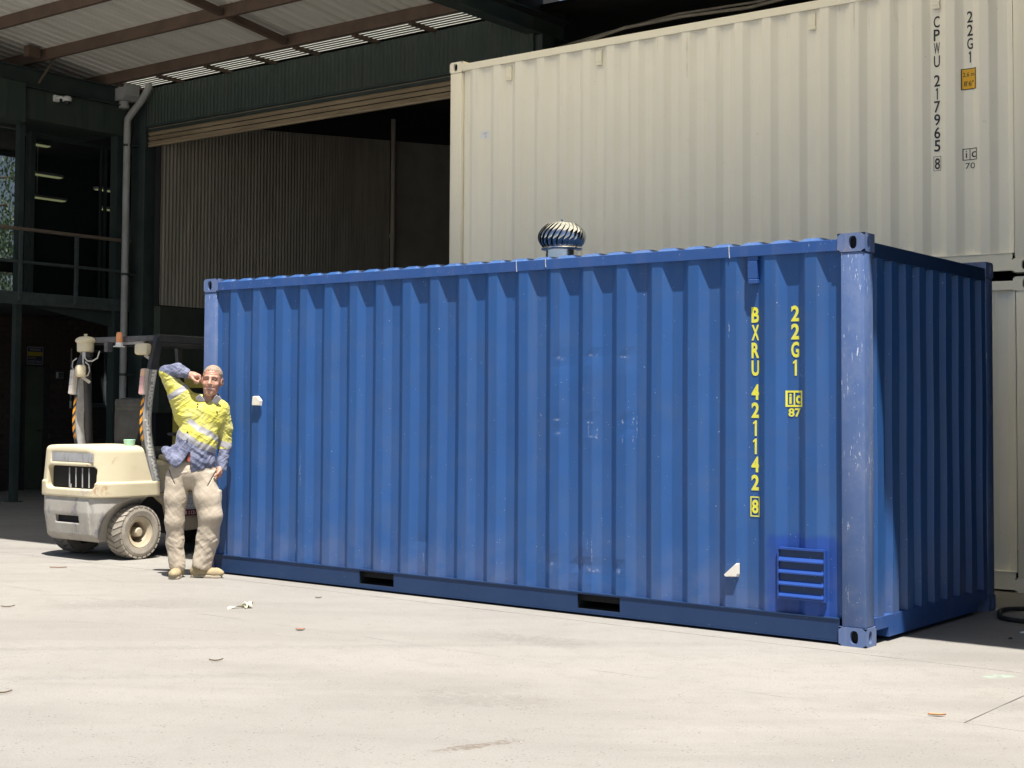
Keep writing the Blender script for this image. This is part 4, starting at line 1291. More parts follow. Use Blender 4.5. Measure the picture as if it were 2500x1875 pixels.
M['text_cream'] = plain('cream_lettering', (0.80, 0.78, 0.70), (0.7, 0.68, 0.6), 40, 0.5)

FX, FY = -7.72, 0.30
FB = Vector((FX, FY, 0))
fk = thing('forklift', 'cream forklift parked with its rear to the camera beside the blue container', 'forklift', FB)
def K(mb, name, mat, smooth=False, par=None):
    return mb.build(name, mat, par or fk, FB, smooth)
def KS(fn, lo, hi, h, name, mat, par=None):
    V, Q = sdf_mesh(fn, lo, hi, h)
    return np_obj(name, V - np.array([0, FY, 0]), Q, mat, par or fk)
# x here is measured from the truck's centre line, y and z are world
PLAN = [((0, -0.205), (0, -1)), ((0.37, -0.20), (0.60, -0.80)), ((0.46, -0.11), (0.93, -0.36)), ((0.53, 0.10), (1, 0))]
def plan_d(P, grow=0.0, taper=None):
    ax = np.abs(P[:, 0]); y = P[:, 1]
    s = 1.0 if taper is None else taper
    d = np.full(len(P), -9, np.float32)
    for (px, py), (nx, ny) in PLAN:
        l = math.hypot(nx, ny)
        dd = ((ax * s - px) * nx + (y - py) * ny) / l - grow
        d = smax(d, dd, 0.045)
    return d
def f_up(P):
    z = P[:, 2]
    tp = 1.0 + 0.10 * np.clip(z - 0.74, 0, 1)
    d = plan_d(P, -0.012 - 0.05 * np.clip(z - 0.74, 0, 1), tp)
    d = smax(d, z - 1.085 + 0.10 * (np.abs(P[:, 0]) ** 2), 0.05)
    d = smax(d, P[:, 1] - 0.52 + 0.16 * np.clip(z - 0.6, 0, 1), 0.02)
    d = np.maximum(d, 0.595 - z)
    fl = smax(np.maximum(plan_d(P, 0.002), P[:, 1] - 0.52), np.maximum(z - 0.735, 0.592 - z), 0.012)
    d = np.minimum(d, fl)
    # raised surround, then the two openings
    d = smax(d, -rbox(P, (0.050, -0.25, 0.777), (0.345, 0.22, 0.106), 0.045), 0.010)
    d = smax(d, -rbox(P, (0.065, -0.205, 0.966), (0.325, 0.036, 0.050), 0.018), 0.006)
    return d
KS(f_up, (-0.58, -0.26, 0.57), (0.58, 0.55, 1.12), 0.0085, 'counterweight_cover', 'fl_cream2')
def f_low(P):
    z = P[:, 2]; ax = np.abs(P[:, 0])
    d = plan_d(P, -0.020 - 0.14 * np.clip(0.45 - z, 0, 1))
    d = np.maximum(d, z - 0.594)
    d = smax(d, 0.170 - z, 0.02)
    d = smax(d, -((P[:, 1] + 0.14) * 0.80 + (z - 0.225) * 0.9) - 0.0, 0.012)
    d = np.maximum(d, P[:, 1] - 0.40)
    d = smax(d, -ell(np.stack([ax, P[:, 1], z], 1), (0.64, 0.33, 0.20), (0.37, 0.62, 0.425)), 0.012)
    d = smax(d, -rbox(P, (0.005, -0.20, 0.382), (0.175, 0.13, 0.033), 0.006), 0.006)
    # a shallow smooth pad cast on the rear face
    pad = np.maximum(np.maximum(ax - 0.33, np.abs(z - 0.40) - 0.165), plan_d(P, -0.010 - 0.14 * np.clip(0.45 - z, 0, 1)))
    return np.minimum(d, np.maximum(pad, -rbox(P, (0.005, -0.20, 0.382), (0.175, 0.13, 0.033), 0.006)))
KS(f_low, (-0.58, -0.26, 0.14), (0.58, 0.44, 0.62), 0.0085, 'counterweight', 'fl_low')
K(MB().box(FX - 0.290, FX + 0.390, -0.125, -0.06, 0.674, 0.880), 'grille_dark_box', 'hole')  # black box behind the bars stands in for the opening's shade
K(MB().box(FX - 0.168, FX + 0.178, -0.15, -0.085, 0.352, 0.412), 'drawbar_pocket', 'hole')
for x in (-7.715, -7.618, -7.520, -7.422):
    K(MB().tube([(x, -0.160, 0.682), (x, -0.162, 0.868)], 0.0065, 8), 'grille_bar', 'fl_grille', True)
K(MB().tube([(-7.67, -0.185, 0.672), (-7.67, -0.185, 0.715)], 0.012, 8), 'drawbar_pin', 'fl_grille', True)
K(MB().box(-7.965, -7.345, -0.180, -0.172, 0.925, 1.008), 'upper_insert', 'fl_grille')
K(MB().box(FX - 0.06, FX + 0.06, -0.02, 0.02, 0.30, 0.46), 'drawbar_web', 'fl_black')

# wheels
def wheel(x_out, yc, r, w, side, name='wheel', mat='tyre', lugs=26):
    """side +1: outer face towards +X"""
    rim = MB()
    zc = r
    s = side
    prof = [(0.098, -0.13), (0.100, -0.045), (0.106, -0.030), (0.112, -0.028), (0.130, -0.016), (0.148, -0.004), (0.152, -0.020)]
    k = r / 0.262
    rim.lathe([(a * k, s * b) for a, b in prof], (x_out, yc, zc), 'x', 36, False)
    root = K(rim, name, 'rim', True)
    dish = MB().lathe([(0.01, s * -0.105), (0.060, s * -0.110), (0.0995 * k, s * -0.125)], (x_out, yc, zc), 'x', 30, False)
    K(dish, 'wheel_disc', 'rim_shade', True, root)
    hub = MB().lathe([(0.004, s * -0.018), (0.036, s * -0.020), (0.043, s * -0.030), (0.045, s * -0.11)], (x_out, yc, zc), 'x', 20)
    K(hub, 'hub_cap', 'rim', True, root)
    for q in range(6):
        a = q * PI / 3 + 0.4
        p = (x_out - s * 0.110, yc + 0.078 * k * math.cos(a), zc + 0.078 * k * math.sin(a))
        K(MB().tube([p, (p[0] + s * 0.016, p[1], p[2])], 0.009, 6), 'wheel_nut', 'fl_black', True, root)
    ty = MB()
    R = r - 0.014
    ty.lathe([(0.150 * k, -0.010), (0.158 * k, -0.002), (0.20 * k, 0.002), (R - 0.022, 0.0), (R, -0.020)] if False else
             [(0.150 * k, s * -0.014), (0.158 * k, s * -0.003), (0.205 * k, s * 0.003), (R - 0.020, s * -0.002), (R, s * -0.022), (R, s * -(w - 0.022)), (R - 0.02, s * -w), (0.16 * k, s * -w)], (x_out, yc, zc), 'x', 60, False)
    # tread lugs: two staggered slanted rows
    for row in (0, 1):
        for q in range(lugs):
            a0 = 2 * PI * (q + 0.5 * row) / lugs
            da = 2 * PI / lugs * 0.78
            xa = x_out - s * (0.002 if row == 0 else w * 0.50)
            xb2 = x_out - s * (w * 0.50 if row == 0 else w - 0.002)
            sk = 0.16 * (1 if row == 0 else -1)
            vs = []
            for (xx, aoff, ro) in ((xa, 0.0, -0.008), (xb2, sk, 0.0)):
                if row == 1: ro = 0.0 if xx == xa else -0.008
                for aa in (a0 + aoff, a0 + aoff + da):
                    for rr in (R - 0.012, r + (ro if True else 0)):
                        vs.append((xx, yc + rr * math.cos(aa), zc + rr * math.sin(aa)))
            ty.add(vs, [(0, 1, 3, 2), (4, 6, 7, 5), (0, 4, 5, 1), (2, 3, 7, 6), (1, 5, 7, 3)])
    K(ty, 'tyre', mat, False, root)
    return root
wheel(-7.195, 0.285, 0.258, 0.215, 1)
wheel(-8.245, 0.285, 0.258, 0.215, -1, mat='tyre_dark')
wheel(-7.14, 1.78, 0.335, 0.23, 1)
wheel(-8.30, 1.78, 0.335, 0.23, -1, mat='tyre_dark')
K(MB().box(-8.0, -7.44, 0.23, 0.34, 0.19, 0.33, 0.02).tube([(-8.1, 0.285, 0.26), (-7.35, 0.285, 0.26)], 0.045, 10), 'steer_axle', 'fl_black')
# chassis, engine cover, steps
K(MB().box(-8.10, -7.34, 0.40, 2.05, 0.22, 0.60), 'chassis', 'fl_black')
K(MB().prism([(0.46, 0.60), (0.60, 0.615), (2.0, 0.615), (2.0, 0.56), (1.40, 0.50), (1.32, 0.26), (0.80, 0.24), (0.66, 0.30), (0.60, 0.50)], -7.26, -7.20, 'x'), 'side_frame', 'tan_steel')
K(MB().prism([(0.46, 0.60), (0.60, 0.615), (2.0, 0.615), (2.0, 0.56), (1.40, 0.50), (1.32, 0.26), (0.80, 0.24), (0.66, 0.30), (0.60, 0.50)], -8.24, -8.18, 'x'), 'side_frame', 'tan_steel')
K(MB().box(-8.16, -7.24, 0.50, 1.15, 0.61, 0.93, 0.04), 'engine_cover', 'fl_cream')
K(MB().box(-7.36, -7.22, 0.62, 1.02, 0.93, 0.985, 0.02), 'armrest', 'fl_cream')
K(MB().box(-8.2, -7.24, 1.5, 1.9, 0.62, 1.05, 0.04), 'dashboard', 'fl_black')
K(MB().tube([(-7.78, 1.52, 1.02), (-7.78, 1.34, 1.16)], 0.025, 8).lathe([(0.15, 1.155), (0.165, 1.165), (0.165, 1.18), (0.15, 1.185), (0.145, 1.17)], (-7.78, 1.33, 0), 'z', 24, False), 'steering_wheel', 'fl_black', True)
np_ = MB()
np_.box(-7.199, -7.193, 0.80, 1.05, 0.45, 0.60)
o = K(np_, 'notice_plate', 'plate')
def PX(xx): return lambda a, b: (xx, a, b)
q = MB(); put_text(q, 'SAFETY', 0.815, 0.557, 0.21, 0.032, 0.01, plane=PX(-7.191)); put_text(q, 'FIRST', 0.815, 0.512, 0.15, 0.032, 0.01, plane=PX(-7.191)); put_text(q, 'SERVICE', 0.815, 0.466, 0.21, 0.032, 0.01, plane=PX(-7.191)); K(q, 'plate_print', 'pale_print', False, o)
o = K(MB().box(-7.199, -7.192, 0.78, 1.08, 0.385, 0.446), 'phone_plate', 'red_plate')
q = MB(); put_text(q, '118 112-977', 0.785, 0.398, 0.285, 0.036, 0.012, plane=PX(-7.190)); K(q, 'phone_lettering', 'pale_print', False, o)
# mast and forks, mostly hidden
for x in (-8.06, -7.38):
    K(MB().box(x - 0.045, x + 0.045, 2.12, 2.28, 0.08, 2.05), 'mast_rail', 'fl_black')
    K(MB().tube([(x, 2.34, 0.2), (x, 2.34, 1.9)], 0.035, 10), 'lift_cylinder', 'fl_beam', True)
    K(MB().box(x - 0.06, x + 0.06, 2.44, 2.49, 0.06, 0.62).box(x - 0.06, x + 0.06, 2.49, 3.5, 0.06, 0.10), 'fork', 'fl_black')
K(MB().box(-8.25, -7.19, 2.38, 2.43, 0.25, 0.34).box(-8.25, -7.19, 2.38, 2.43, 0.55, 0.64), 'fork_carriage', 'fl_black')
K(MB().box(-8.1, -7.34, 2.14, 2.26, 2.0, 2.06), 'mast_crossbar', 'fl_black')
# overhead guard
def postpath(t):
    pts = [(0.505, 0.63), (0.470, 0.76), (0.405, 0.98), (0.360, 1.18), (0.350, 1.36), (0.375, 1.58), (0.425, 1.84), (0.475, 2.04), (0.500, 2.125)]
    t = max(0, min(1, t)) * (len(pts) - 1)
    i = min(int(t), len(pts) - 2)
    f = t - i
    p0, p1, p2, p3 = pts[max(i - 1, 0)], pts[i], pts[i + 1], pts[min(i + 2, len(pts) - 1)]
    c = lambda k: 0.5 * (2 * p1[k] + (p2[k] - p0[k]) * f + (2 * p0[k] - 5 * p1[k] + 4 * p2[k] - p3[k]) * f * f + (3 * p1[k] - p0[k] - 3 * p2[k] + p3[k]) * f ** 3)
    return c(0), c(1)
PT = [postpath(i / 60) for i in range(61)]
ARC = [0.0]
for i in range(60): ARC.append(ARC[-1] + math.hypot(PT[i + 1][0] - PT[i][0], PT[i + 1][1] - PT[i][1]))
def pw(z): return 0.050 - 0.006 * max(0, min(1, (z - 0.63) / 1.5))      # half width of the post along Y
def strip(x0, x1, i0, i1, grow=0.0):
    b = MB()
    vs = []
    for i in range(i0, i1 + 1):
        y, z = PT[i]
        h = pw(z) + grow
        vs += [(x0, y - h, z), (x1, y - h, z), (x1, y + h, z), (x0, y + h, z)]
    fs = []
    n = i1 - i0
    for i in range(n):
        a, c = 4 * i, 4 * i + 4
        fs += [(a, a + 1, c + 1, c), (a + 1, a + 2, c + 2, c + 1), (a + 2, a + 3, c + 3, c + 2), (a + 3, a, c, c + 3)]
    fs += [(0, 3, 2, 1), (4 * n, 4 * n + 1, 4 * n + 2, 4 * n + 3)]
    return b.add(vs, fs)
def along(a):
    a = max(0, min(ARC[-1] - 1e-4, a))
    i = max(k for k in range(60) if ARC[k] <= a)
    f = (a - ARC[i]) / (ARC[i + 1] - ARC[i])
    return PT[i][0] + (PT[i + 1][0] - PT[i][0]) * f, PT[i][1] + (PT[i + 1][1] - PT[i][1]) * f
for sgn, xc in ((1, -7.225), (-1, -8.255)):
    xa, xb_ = xc - 0.027, xc + 0.027
    p = K(strip(xa, xb_, 0, 44), 'guard_post', 'fl_grey')
    K(strip(xa + 0.0008, xb_ - 0.0008, 44, 60), 'upper_post', 'fl_black', False, p)
    K(MB().tube([(xc + 0.0275 * sgn, 0.50, 0.675), (xc + 0.034 * sgn, 0.50, 0.675)], 0.013, 8), 'post_bolt', 'fl_black', True, p)
    # hazard tape on the rear face
    b = MB(); o_ = MB()
    i0, i1 = 16, 37
    xe = xc - 0.030 if sgn > 0 else xc - 0.0285
    tw = 0.044
    vs, fs = [], []
    for i in range(i0, i1 + 1):
        y, z = PT[i]
        vs += [(xe, y - pw(z) - 0.002, z), (xe + tw, y - pw(z) - 0.002, z)]
    fs = [(2 * k, 2 * k + 1, 2 * k + 3, 2 * k + 2) for k in range(i1 - i0)]
    K(b.add(vs, fs), 'hazard_tape', 'fl_black', False, p)
    zz = 1.10
    while zz < 1.52:
        rise = 0.045
        c = []
        for (fx, dz) in ((0.02, 0.0), (0.98, rise), (0.98, rise + 0.05), (0.02, 0.05)):
            z = zz + dz
            k = min(range(61), key=lambda m: abs(PT[m][1] - z))
            c.append((xe + tw * fx, PT[k][0] - pw(z) - 0.0042, z))
        o_.add(c, [(0, 1, 2, 3)])
        zz += 0.088
    K(o_, 'hazard_stripe', 'orange', False, p)
    # tail lamp
    lx = xc + (0.012 if sgn > 0 else -0.035)
    tl = K(MB().box(lx - 0.032, lx + 0.032, 0.285, 0.335, 1.565, 1.815, 0.008, rot=Matrix.Rotation(-0.10, 3, 'X')), 'tail_lamp', 'lens_pale')
    rt = Matrix.Rotation(-0.10, 3, 'X'); pv = (lx, 0.31, 1.69)
    K(MB().box(lx - 0.029, lx + 0.029, 0.279, 0.285, 1.665, 1.735, rot=rt, piv=pv), 'lens', 'lens' if sgn > 0 else 'lens_pale', False, tl)
    K(MB().box(lx - 0.029, lx + 0.029, 0.279, 0.285, 1.740, 1.808, rot=rt, piv=pv), 'lens', 'lens_orange' if sgn > 0 else 'lens_pale', False, tl)
    K(MB().box(lx - 0.029, lx + 0.029, 0.279, 0.285, 1.572, 1.660, rot=rt, piv=pv), 'lens', 'lens' if sgn > 0 else 'lens_pale', False, tl)
    # front pillar and side beam
    K(MB().bar((xc, 1.66, 2.10), (xc, 1.84, 0.62), 0.05, 0.06), 'front_pillar', 'fl_black')
    K(MB().box(xc - 0.035, xc + 0.035, 0.475, 2.05, 2.075, 2.150, 0.008), 'side_beam', 'fl_black')
K(MB().box(-8.18, -7.26, 0.455, 0.515, 2.088, 2.142, 0.006), 'rear_beam', 'fl_beam')
K(MB().box(-8.18, -7.26, 1.98, 2.04, 2.088, 2.142), 'front_beam', 'fl_beam')
for k in range(6):
    x = -8.06 + k * 0.136
    K(MB().box(x - 0.012, x + 0.012, 0.515, 1.98, 2.095, 2.13), 'roof_bar', 'fl_black')
K(MB().box(-7.80, -7.42, 0.475, 0.50, 2.062, 2.087), 'beam_strip', 'fl_grey')
K(MB().box(-7.98, -7.925, 0.44, 0.50, 1.995, 2.087), 'relay_box', 'fl_beam')
# lettering running up the outer face of the right rear post
q = MB()
vs, fs, sz = text2d('www.lifttrucks.com.au', 0.048)
L0, L1 = 0.055, 1.20
HH = 0.066
q2 = []
for v in vs:
    a = L0 + v[0] / sz[0] * (L1 - L0)
    y, z = along(a)
    q2.append((-7.1965, y + 0.034 - (v[1] / sz[1]) * HH * 1.12, z))
q.add(q2, fs)
K(q, 'web_address', 'text_cream')
# lamps, beacon, air cleaner
def lamp(x, y, z, rot, sx=0.078, sz_=0.056):
    R_ = Matrix.Rotation(rot, 3, 'Z')
    l = K(MB().box(x - sx, x + sx, y - 0.04, y + 0.055, z - sz_, z + sz_, 0.028, rot=R_), 'work_lamp', 'lamp_cream', True)
    K(MB().bar((x + 0.0, y + 0.03, z - sz_), (x + 0.05, y + 0.09, z - sz_ - 0.055), 0.012, 0.03), 'lamp_bracket', 'cable_pale', False, l)
lamp(-7.315, 0.37, 2.005, 0.25)
lamp(-8.155, 0.28, 1.800, -0.55, 0.096, 0.060)
bc = MB().lathe([(0.031, 2.075), (0.031, 2.150), (0.028, 2.172), (0.018, 2.180), (0.002, 2.181)], (-7.70, 0.40, 0), 'z', 20)
bk = K(bc, 'beacon', 'beacon', True)
for z in (2.095, 2.112, 2.129, 2.146):
    K(MB().lathe([(0.0315, z), (0.033, z + 0.003), (0.0315, z + 0.006)], (-7.70, 0.40, 0), 'z', 20, False), 'beacon_rib', 'beacon', True, bk)
K(MB().lathe([(0.060, 2.035), (0.058, 2.043), (0.036, 2.048), (0.034, 2.078)], (-7.70, 0.40, 0), 'z', 20), 'beacon_base', 'white_plastic', True, bk)
cx, cy = -8.225, 0.40
ac = K(MB().lathe([(0.070, 1.992), (0.083, 2.002), (0.086, 2.085), (0.100, 2.095), (0.103, 2.112), (0.094, 2.128), (0.060, 2.146), (0.012, 2.153), (0.012, 2.166), (0.002, 2.168)], (cx, cy, 0), 'z', 30), 'air_cleaner', 'lamp_cream', True)
K(MB().box(cx - 0.022, cx + 0.022, cy - 0.008, cy + 0.008, 2.160, 2.176, 0.004), 'wing_nut', 'lamp_cream', False, ac)
K(MB().lathe([(0.050, 1.93), (0.050, 1.993)], (cx, cy, 0), 'z', 18).lathe([(0.056, 1.945), (0.056, 1.957)], (cx, cy, 0), 'z', 18), 'neck', 'fl_beam', True, ac)
K(MB().tube([(cx + 0.02, cy, 1.94), (cx, cy - 0.01, 1.88), (cx - 0.04, cy - 0.01, 1.84), (cx - 0.03, cy + 0.03, 1.78), (cx - 0.02, cy + 0.06, 1.2), (cx - 0.02, cy + 0.08, 1.0)], [0.07, 0.072, 0.068, 0.06, 0.05, 0.05], 14), 'intake_duct', 'fl_black', True, ac)
K(MB().tube([(cx + 0.055, cy - 0.05, 2.0), (cx + 0.07, cy - 0.06, 1.93), (cx + 0.10, cy - 0.05, 1.90), (cx + 0.15, cy - 0.03, 1.90), (cx + 0.19, cy, 1.93), (cx + 0.20, cy + 0.02, 2.0)], 0.007, 8), 'cable', 'cable_pale', True)
K(MB().tube([(cx + 0.045, cy - 0.06, 1.99), (cx + 0.055, cy - 0.07, 1.90), (cx + 0.07, cy - 0.07, 1.83), (cx + 0.075, cy - 0.06, 1.74), (cx + 0.09, cy - 0.07, 1.715), (cx + 0.12, cy - 0.07, 1.70)], 0.008, 8), 'cable', 'cable_pale', True)
K(MB().tube([(cx + 0.08, cy - 0.06, 1.89), (cx + 0.12, cy - 0.05, 1.86), (cx + 0.135, cy - 0.05, 1.80), (cx + 0.12, cy - 0.06, 1.755), (cx + 0.08, cy - 0.08, 1.75)], 0.007, 8), 'cable', 'cable_pale', True)
K(MB().tube([(cx - 0.06, cy - 0.06, 1.93), (cx - 0.12, cy - 0.06, 1.90), (cx - 0.13, cy - 0.06, 1.85), (cx - 0.09, cy - 0.06, 1.79), (cx - 0.05, cy - 0.07, 1.77)], 0.006, 8), 'cable', 'cable_pale', True)
# seat
def f_seat(P):
    z = P[:, 2]
    w = 0.145 + 0.085 * np.clip((z - 1.04) / 0.40, 0, 1) ** 0.8
    yc = 0.62 + 0.10 * (z - 1.1) + 0.9 * P[:, 0] ** 2
    d = np.maximum(np.abs(P[:, 0]) - w, np.abs(P[:, 1] - yc) - 0.045)
    d = smax(d, np.abs(z - 1.27) - 0.255, 0.05)
    lip = np.maximum(np.maximum(np.abs(P[:, 0]) - w - 0.008, np.abs(P[:, 1] - yc) - 0.055), np.abs(z - 1.497) - 0.032)
    d = smin(d, smax(lip, lip, 0.02), 0.012)
    ins = np.maximum(np.abs(P[:, 0]) - w + 0.035, np.maximum(np.abs(z - 1.26) - 0.16, np.abs(P[:, 1] - yc + 0.05) - 0.012))
    d = smax(d, -ins, 0.02)
    return smax(d, -cap(P, (0.135, 0.60, 1.40), (0.155, 0.60, 1.345), 0.014), 0.005)
V, Q = sdf_mesh(f_seat, (-0.26, 0.48, 0.98), (0.26, 0.82, 1.56), 0.008)
sb_ = np_obj('seat_back', V + np.array([0.045, -0.13 - FY, 0.0]), Q, 'seat', fk)
mb_ = MB().tube([(0.045 - 0.236, 0.60 - FY, 1.496), (0.045 - 0.15, 0.555 - FY, 1.502), (0.045, 0.540 - FY, 1.504), (0.045 + 0.15, 0.555 - FY, 1.502), (0.045 + 0.236, 0.60 - FY, 1.496)], [0.026, 0.032, 0.034, 0.032, 0.026], 12)
mb_.build('seat_roll', 'fl_black', sb_, None, True)
MB().box(0.045 + 0.10, 0.045 + 0.125, 0.53 - FY, 0.555 - FY, 1.35, 1.43, 0.006).build('handle_slot', 'hole', sb_)
K(MB().box(-7.90, -7.45, 0.55, 1.02, 0.94, 1.05, 0.03), 'seat_cushion', 'seat')
# green tub left on the counterweight: it only rests there
tub = thing('plastic_tub', 'small mint green plastic tub left on top of the forklift counterweight', 'tub', (-7.40, 0.30, 1.070))
MB().lathe([(0.045, 0.0), (0.058, 0.062), (0.055, 0.064), (0.043, 0.006)], (0, 0, 0), 'z', 20).build('tub_shell', 'mint', tub, None, True)

# =================================================================== yellow racking inside, glimpsed behind the man
M['rack_yellow'] = plain('dull_yellow_steel', (0.33, 0.26, 0.03), (0.24, 0.19, 0.03), 5, 0.6)
rk = thing('storage_rack', 'dull yellow steel rack in the dark warehouse behind the forklift', 'rack', (-9.5, 4.2, 0))
for x in (-1.6, 0.15, 1.5):
    for y in (0, 0.9):
        MB().box(x - 0.05, x + 0.05, y - 0.04, y + 0.04, 0, 1.98).build('upright', 'rack_yellow', rk)
for z in (1.70,):
    for y in (0, 0.9):
        MB().box(-1.6, 1.5, y - 0.03, y + 0.03, z, z + 0.13).build('beam', 'rack_yellow', rk)
MB().box(-1.55, 1.45, 0.03, 0.87, 1.80, 1.83).build('shelf', 'fl_beam', rk)
# =================================================================== PERSON leaning between forklift and container
def skin_mat():
    k = NT('sunburnt_skin')
    c = k.mix(k.ramp(k.noise(16, 4, 0.6), 0.4, 0.65), (0.40, 0.21, 0.15, 1), (0.47, 0.265, 0.19, 1))
    k.b.inputs['Subsurface Weight'].default_value = 0.08
    k.b.inputs['Subsurface Radius'].default_value = (0.012, 0.005, 0.003)
    return k.fin(c, 0.50, 0, 0.4)
M['skin'] = skin_mat()
M['hair'] = plain('short_grey_hair', (0.34, 0.262, 0.195), (0.225, 0.17, 0.125), 120, 0.8)
M['hair_dark'] = plain('dark_temple_hair', (0.17, 0.125, 0.095), (0.23, 0.17, 0.13), 70, 0.8)
M['lip'] = plain('lip', (0.34, 0.155, 0.125), None, rough=0.45)
M['teeth'] = plain('teeth', (0.74, 0.70, 0.62), None, rough=0.3)
M['mouth'] = plain('mouth_dark', (0.10, 0.03, 0.03), None, rough=0.6)
M['brow'] = plain('eyebrow', (0.16, 0.10, 0.075), None, rough=0.8)
M['eye'] = plain('eye_slit', (0.05, 0.03, 0.025), None, rough=0.4)
def cloth(name, col, col2, scale=9, fa=0.6, fs=9.0, bs=0.5):
    k = NT(name)
    c = k.mix(k.ramp(k.noise(scale, 4, 0.6), 0.38, 0.66), c4(col), c4(col2))
    def ridge(rot, sc, stretch):
        m1 = k.mapped((1, 1, 1), (0, rot, 0))
        m2 = k.n('ShaderNodeMapping'); k.link(m1, m2.inputs['Vector']); m2.inputs['Scale'].default_value = stretch
        nz = k.noise(sc, 2.5, 0.55, m2.outputs[0], 0.35)
        return k.math('SUBTRACT', 1.0, k.math('MULTIPLY', k.math('ABSOLUTE', k.math('SUBTRACT', nz, 0.5)), 4.0))
    h = k.math('ADD', ridge(fa, fs, (0.35, 1.0, 1.6)), k.math('MULTIPLY', ridge(-fa * 0.7, fs * 1.8, (0.35, 1.0, 1.5)), 0.45))
    k.bump(k.math('ADD', h, k.math('MULTIPLY', k.noise(260, 2), 0.06)), bs, 0.016)
    k.b.inputs['Sheen Weight'].default_value = 0.1
    return k.fin(c, 0.85, 0, 0.2)
M['hivis'] = cloth('faded_yellow_cotton', (0.55, 0.51, 0.09), (0.53, 0.50, 0.19))
M['navy'] = cloth('faded_navy_cotton', (0.185, 0.20, 0.285), (0.09, 0.10, 0.16), 12, 0.8, 8.0, 0.7)
M['tape'] = plain('grey_reflective_tape', (0.39, 0.38, 0.39), (0.32, 0.315, 0.33), 14, 0.5)
M['collar'] = cloth('pale_lilac_collar', (0.47, 0.45, 0.52), (0.38, 0.37, 0.43))
M['khaki'] = cloth('khaki_drill', (0.46, 0.395, 0.31), (0.40, 0.34, 0.265), fa=-0.95, fs=7.0, bs=0.24)
M['undershirt'] = plain('red_undershirt', (0.42, 0.10, 0.08), None, rough=0.9)
M['boot'] = plain('tan_suede_boot', (0.36, 0.285, 0.165), (0.29, 0.23, 0.135), 18, 0.8)
M['sole'] = plain('worn_boot_sole', (0.42, 0.36, 0.27), (0.32, 0.27, 0.20), 25, 0.9)
M['button'] = plain('dark_button', (0.03, 0.03, 0.035), None)

man = thing('person', 'person in yellow and navy work shirt and khaki trousers leaning with one elbow raised', 'person', (-5.80, -0.40, 0), CAM_YAW)

HC = np.array([0.205, -0.015, 1.676], np.float32)
_up = np.array([0.075, 0.02, 1.0]); _up /= np.linalg.norm(_up)
_fw = np.array([-0.06, -1.0, -0.0]); _fw -= _up * (_fw @ _up); _fw /= np.linalg.norm(_fw)
_rt = np.cross(_up, -_fw); _rt = -_rt if _rt[0] < 0 else _rt
HM = np.stack([_rt, -_fw, _up]).astype(np.float32)     # rows: head right (image right), head back, head up
HS = 1.06
def head_local(P):
    return ((P - HC) @ HM.T) / np.float32(HS)
def f_head(Q):
    """Q: head frame, y negative towards the face"""
    A = np.stack([np.abs(Q[:, 0]), Q[:, 1], Q[:, 2]], 1)
    d = ell(Q, (0, 0.020, 0.045), (0.077, 0.096, 0.084))
    d = smin(d, ell(Q, (0, -0.012, -0.022), (0.066, 0.074, 0.088)), 0.03)
    d = smin(d, ell(Q, (0, -0.024, -0.072), (0.053, 0.056, 0.046)), 0.03)
    d = smin(d, ell(Q, (0, -0.066, -0.106), (0.024, 0.018, 0.017)), 0.025)
    d = smin(d, ell(A, (0.043, -0.058, -0.026), (0.022, 0.019, 0.019)), 0.015)
    d = smin(d, cap(A, (0.012, -0.083, 0.031), (0.046, -0.068, 0.030), 0.0085), 0.014)
    d = smax(d, -ell(A, (0.031, -0.094, 0.010), (0.019, 0.018, 0.012)), 0.012)
    d = smin(d, ell(A, (0.031, -0.069, 0.009), (0.014, 0.011, 0.010)), 0.004)
    d = smax(d, -cap(A, (0.020, -0.083, 0.0085), (0.041, -0.076, 0.0075), 0.0028), 0.003)
    d = smin(d, cap(Q, (0, -0.082, 0.022), (0, -0.106, -0.024), 0.0085, 0.0135), 0.012)
    d = smin(d, ell(A, (0.0125, -0.094, -0.028), (0.009, 0.010, 0.008)), 0.006)
    # smile: raised upper lip, open slot with teeth inside, lower lip
    d = smax(d, -np.minimum(cap(A, (0, -0.092, -0.0640), (0.018, -0.086, -0.0600), 0.0062), cap(A, (0.018, -0.086, -0.0600), (0.031, -0.072, -0.0530), 0.0052, 0.003)), 0.004)
    d = smin(d, cap(A, (0, -0.0765, -0.0605), (0.020, -0.071, -0.0575), 0.0068), 0.001)
    d = smin(d, cap(A, (0, -0.0855, -0.0745), (0.020, -0.078, -0.0690), 0.0058), 0.005)
    # smile folds
    d = smax(d, -cap(A, (0.023, -0.090, -0.026), (0.041, -0.069, -0.060), 0.0030), 0.006)
    # ears
    e = smax(ell(A, (0.077, 0.012, -0.004), (0.013, 0.022, 0.034)), -ell(A, (0.090, 0.006, -0.002), (0.010, 0.012, 0.022)), 0.006)
    d = smin(d, e, 0.008)
    # forehead furrows
    d = d + np.float32(0.0012) * np.sin(Q[:, 2] * 420) * ((Q[:, 2] > 0.045) & (Q[:, 2] < 0.085) & (Q[:, 1] < -0.04))
    return d * HS

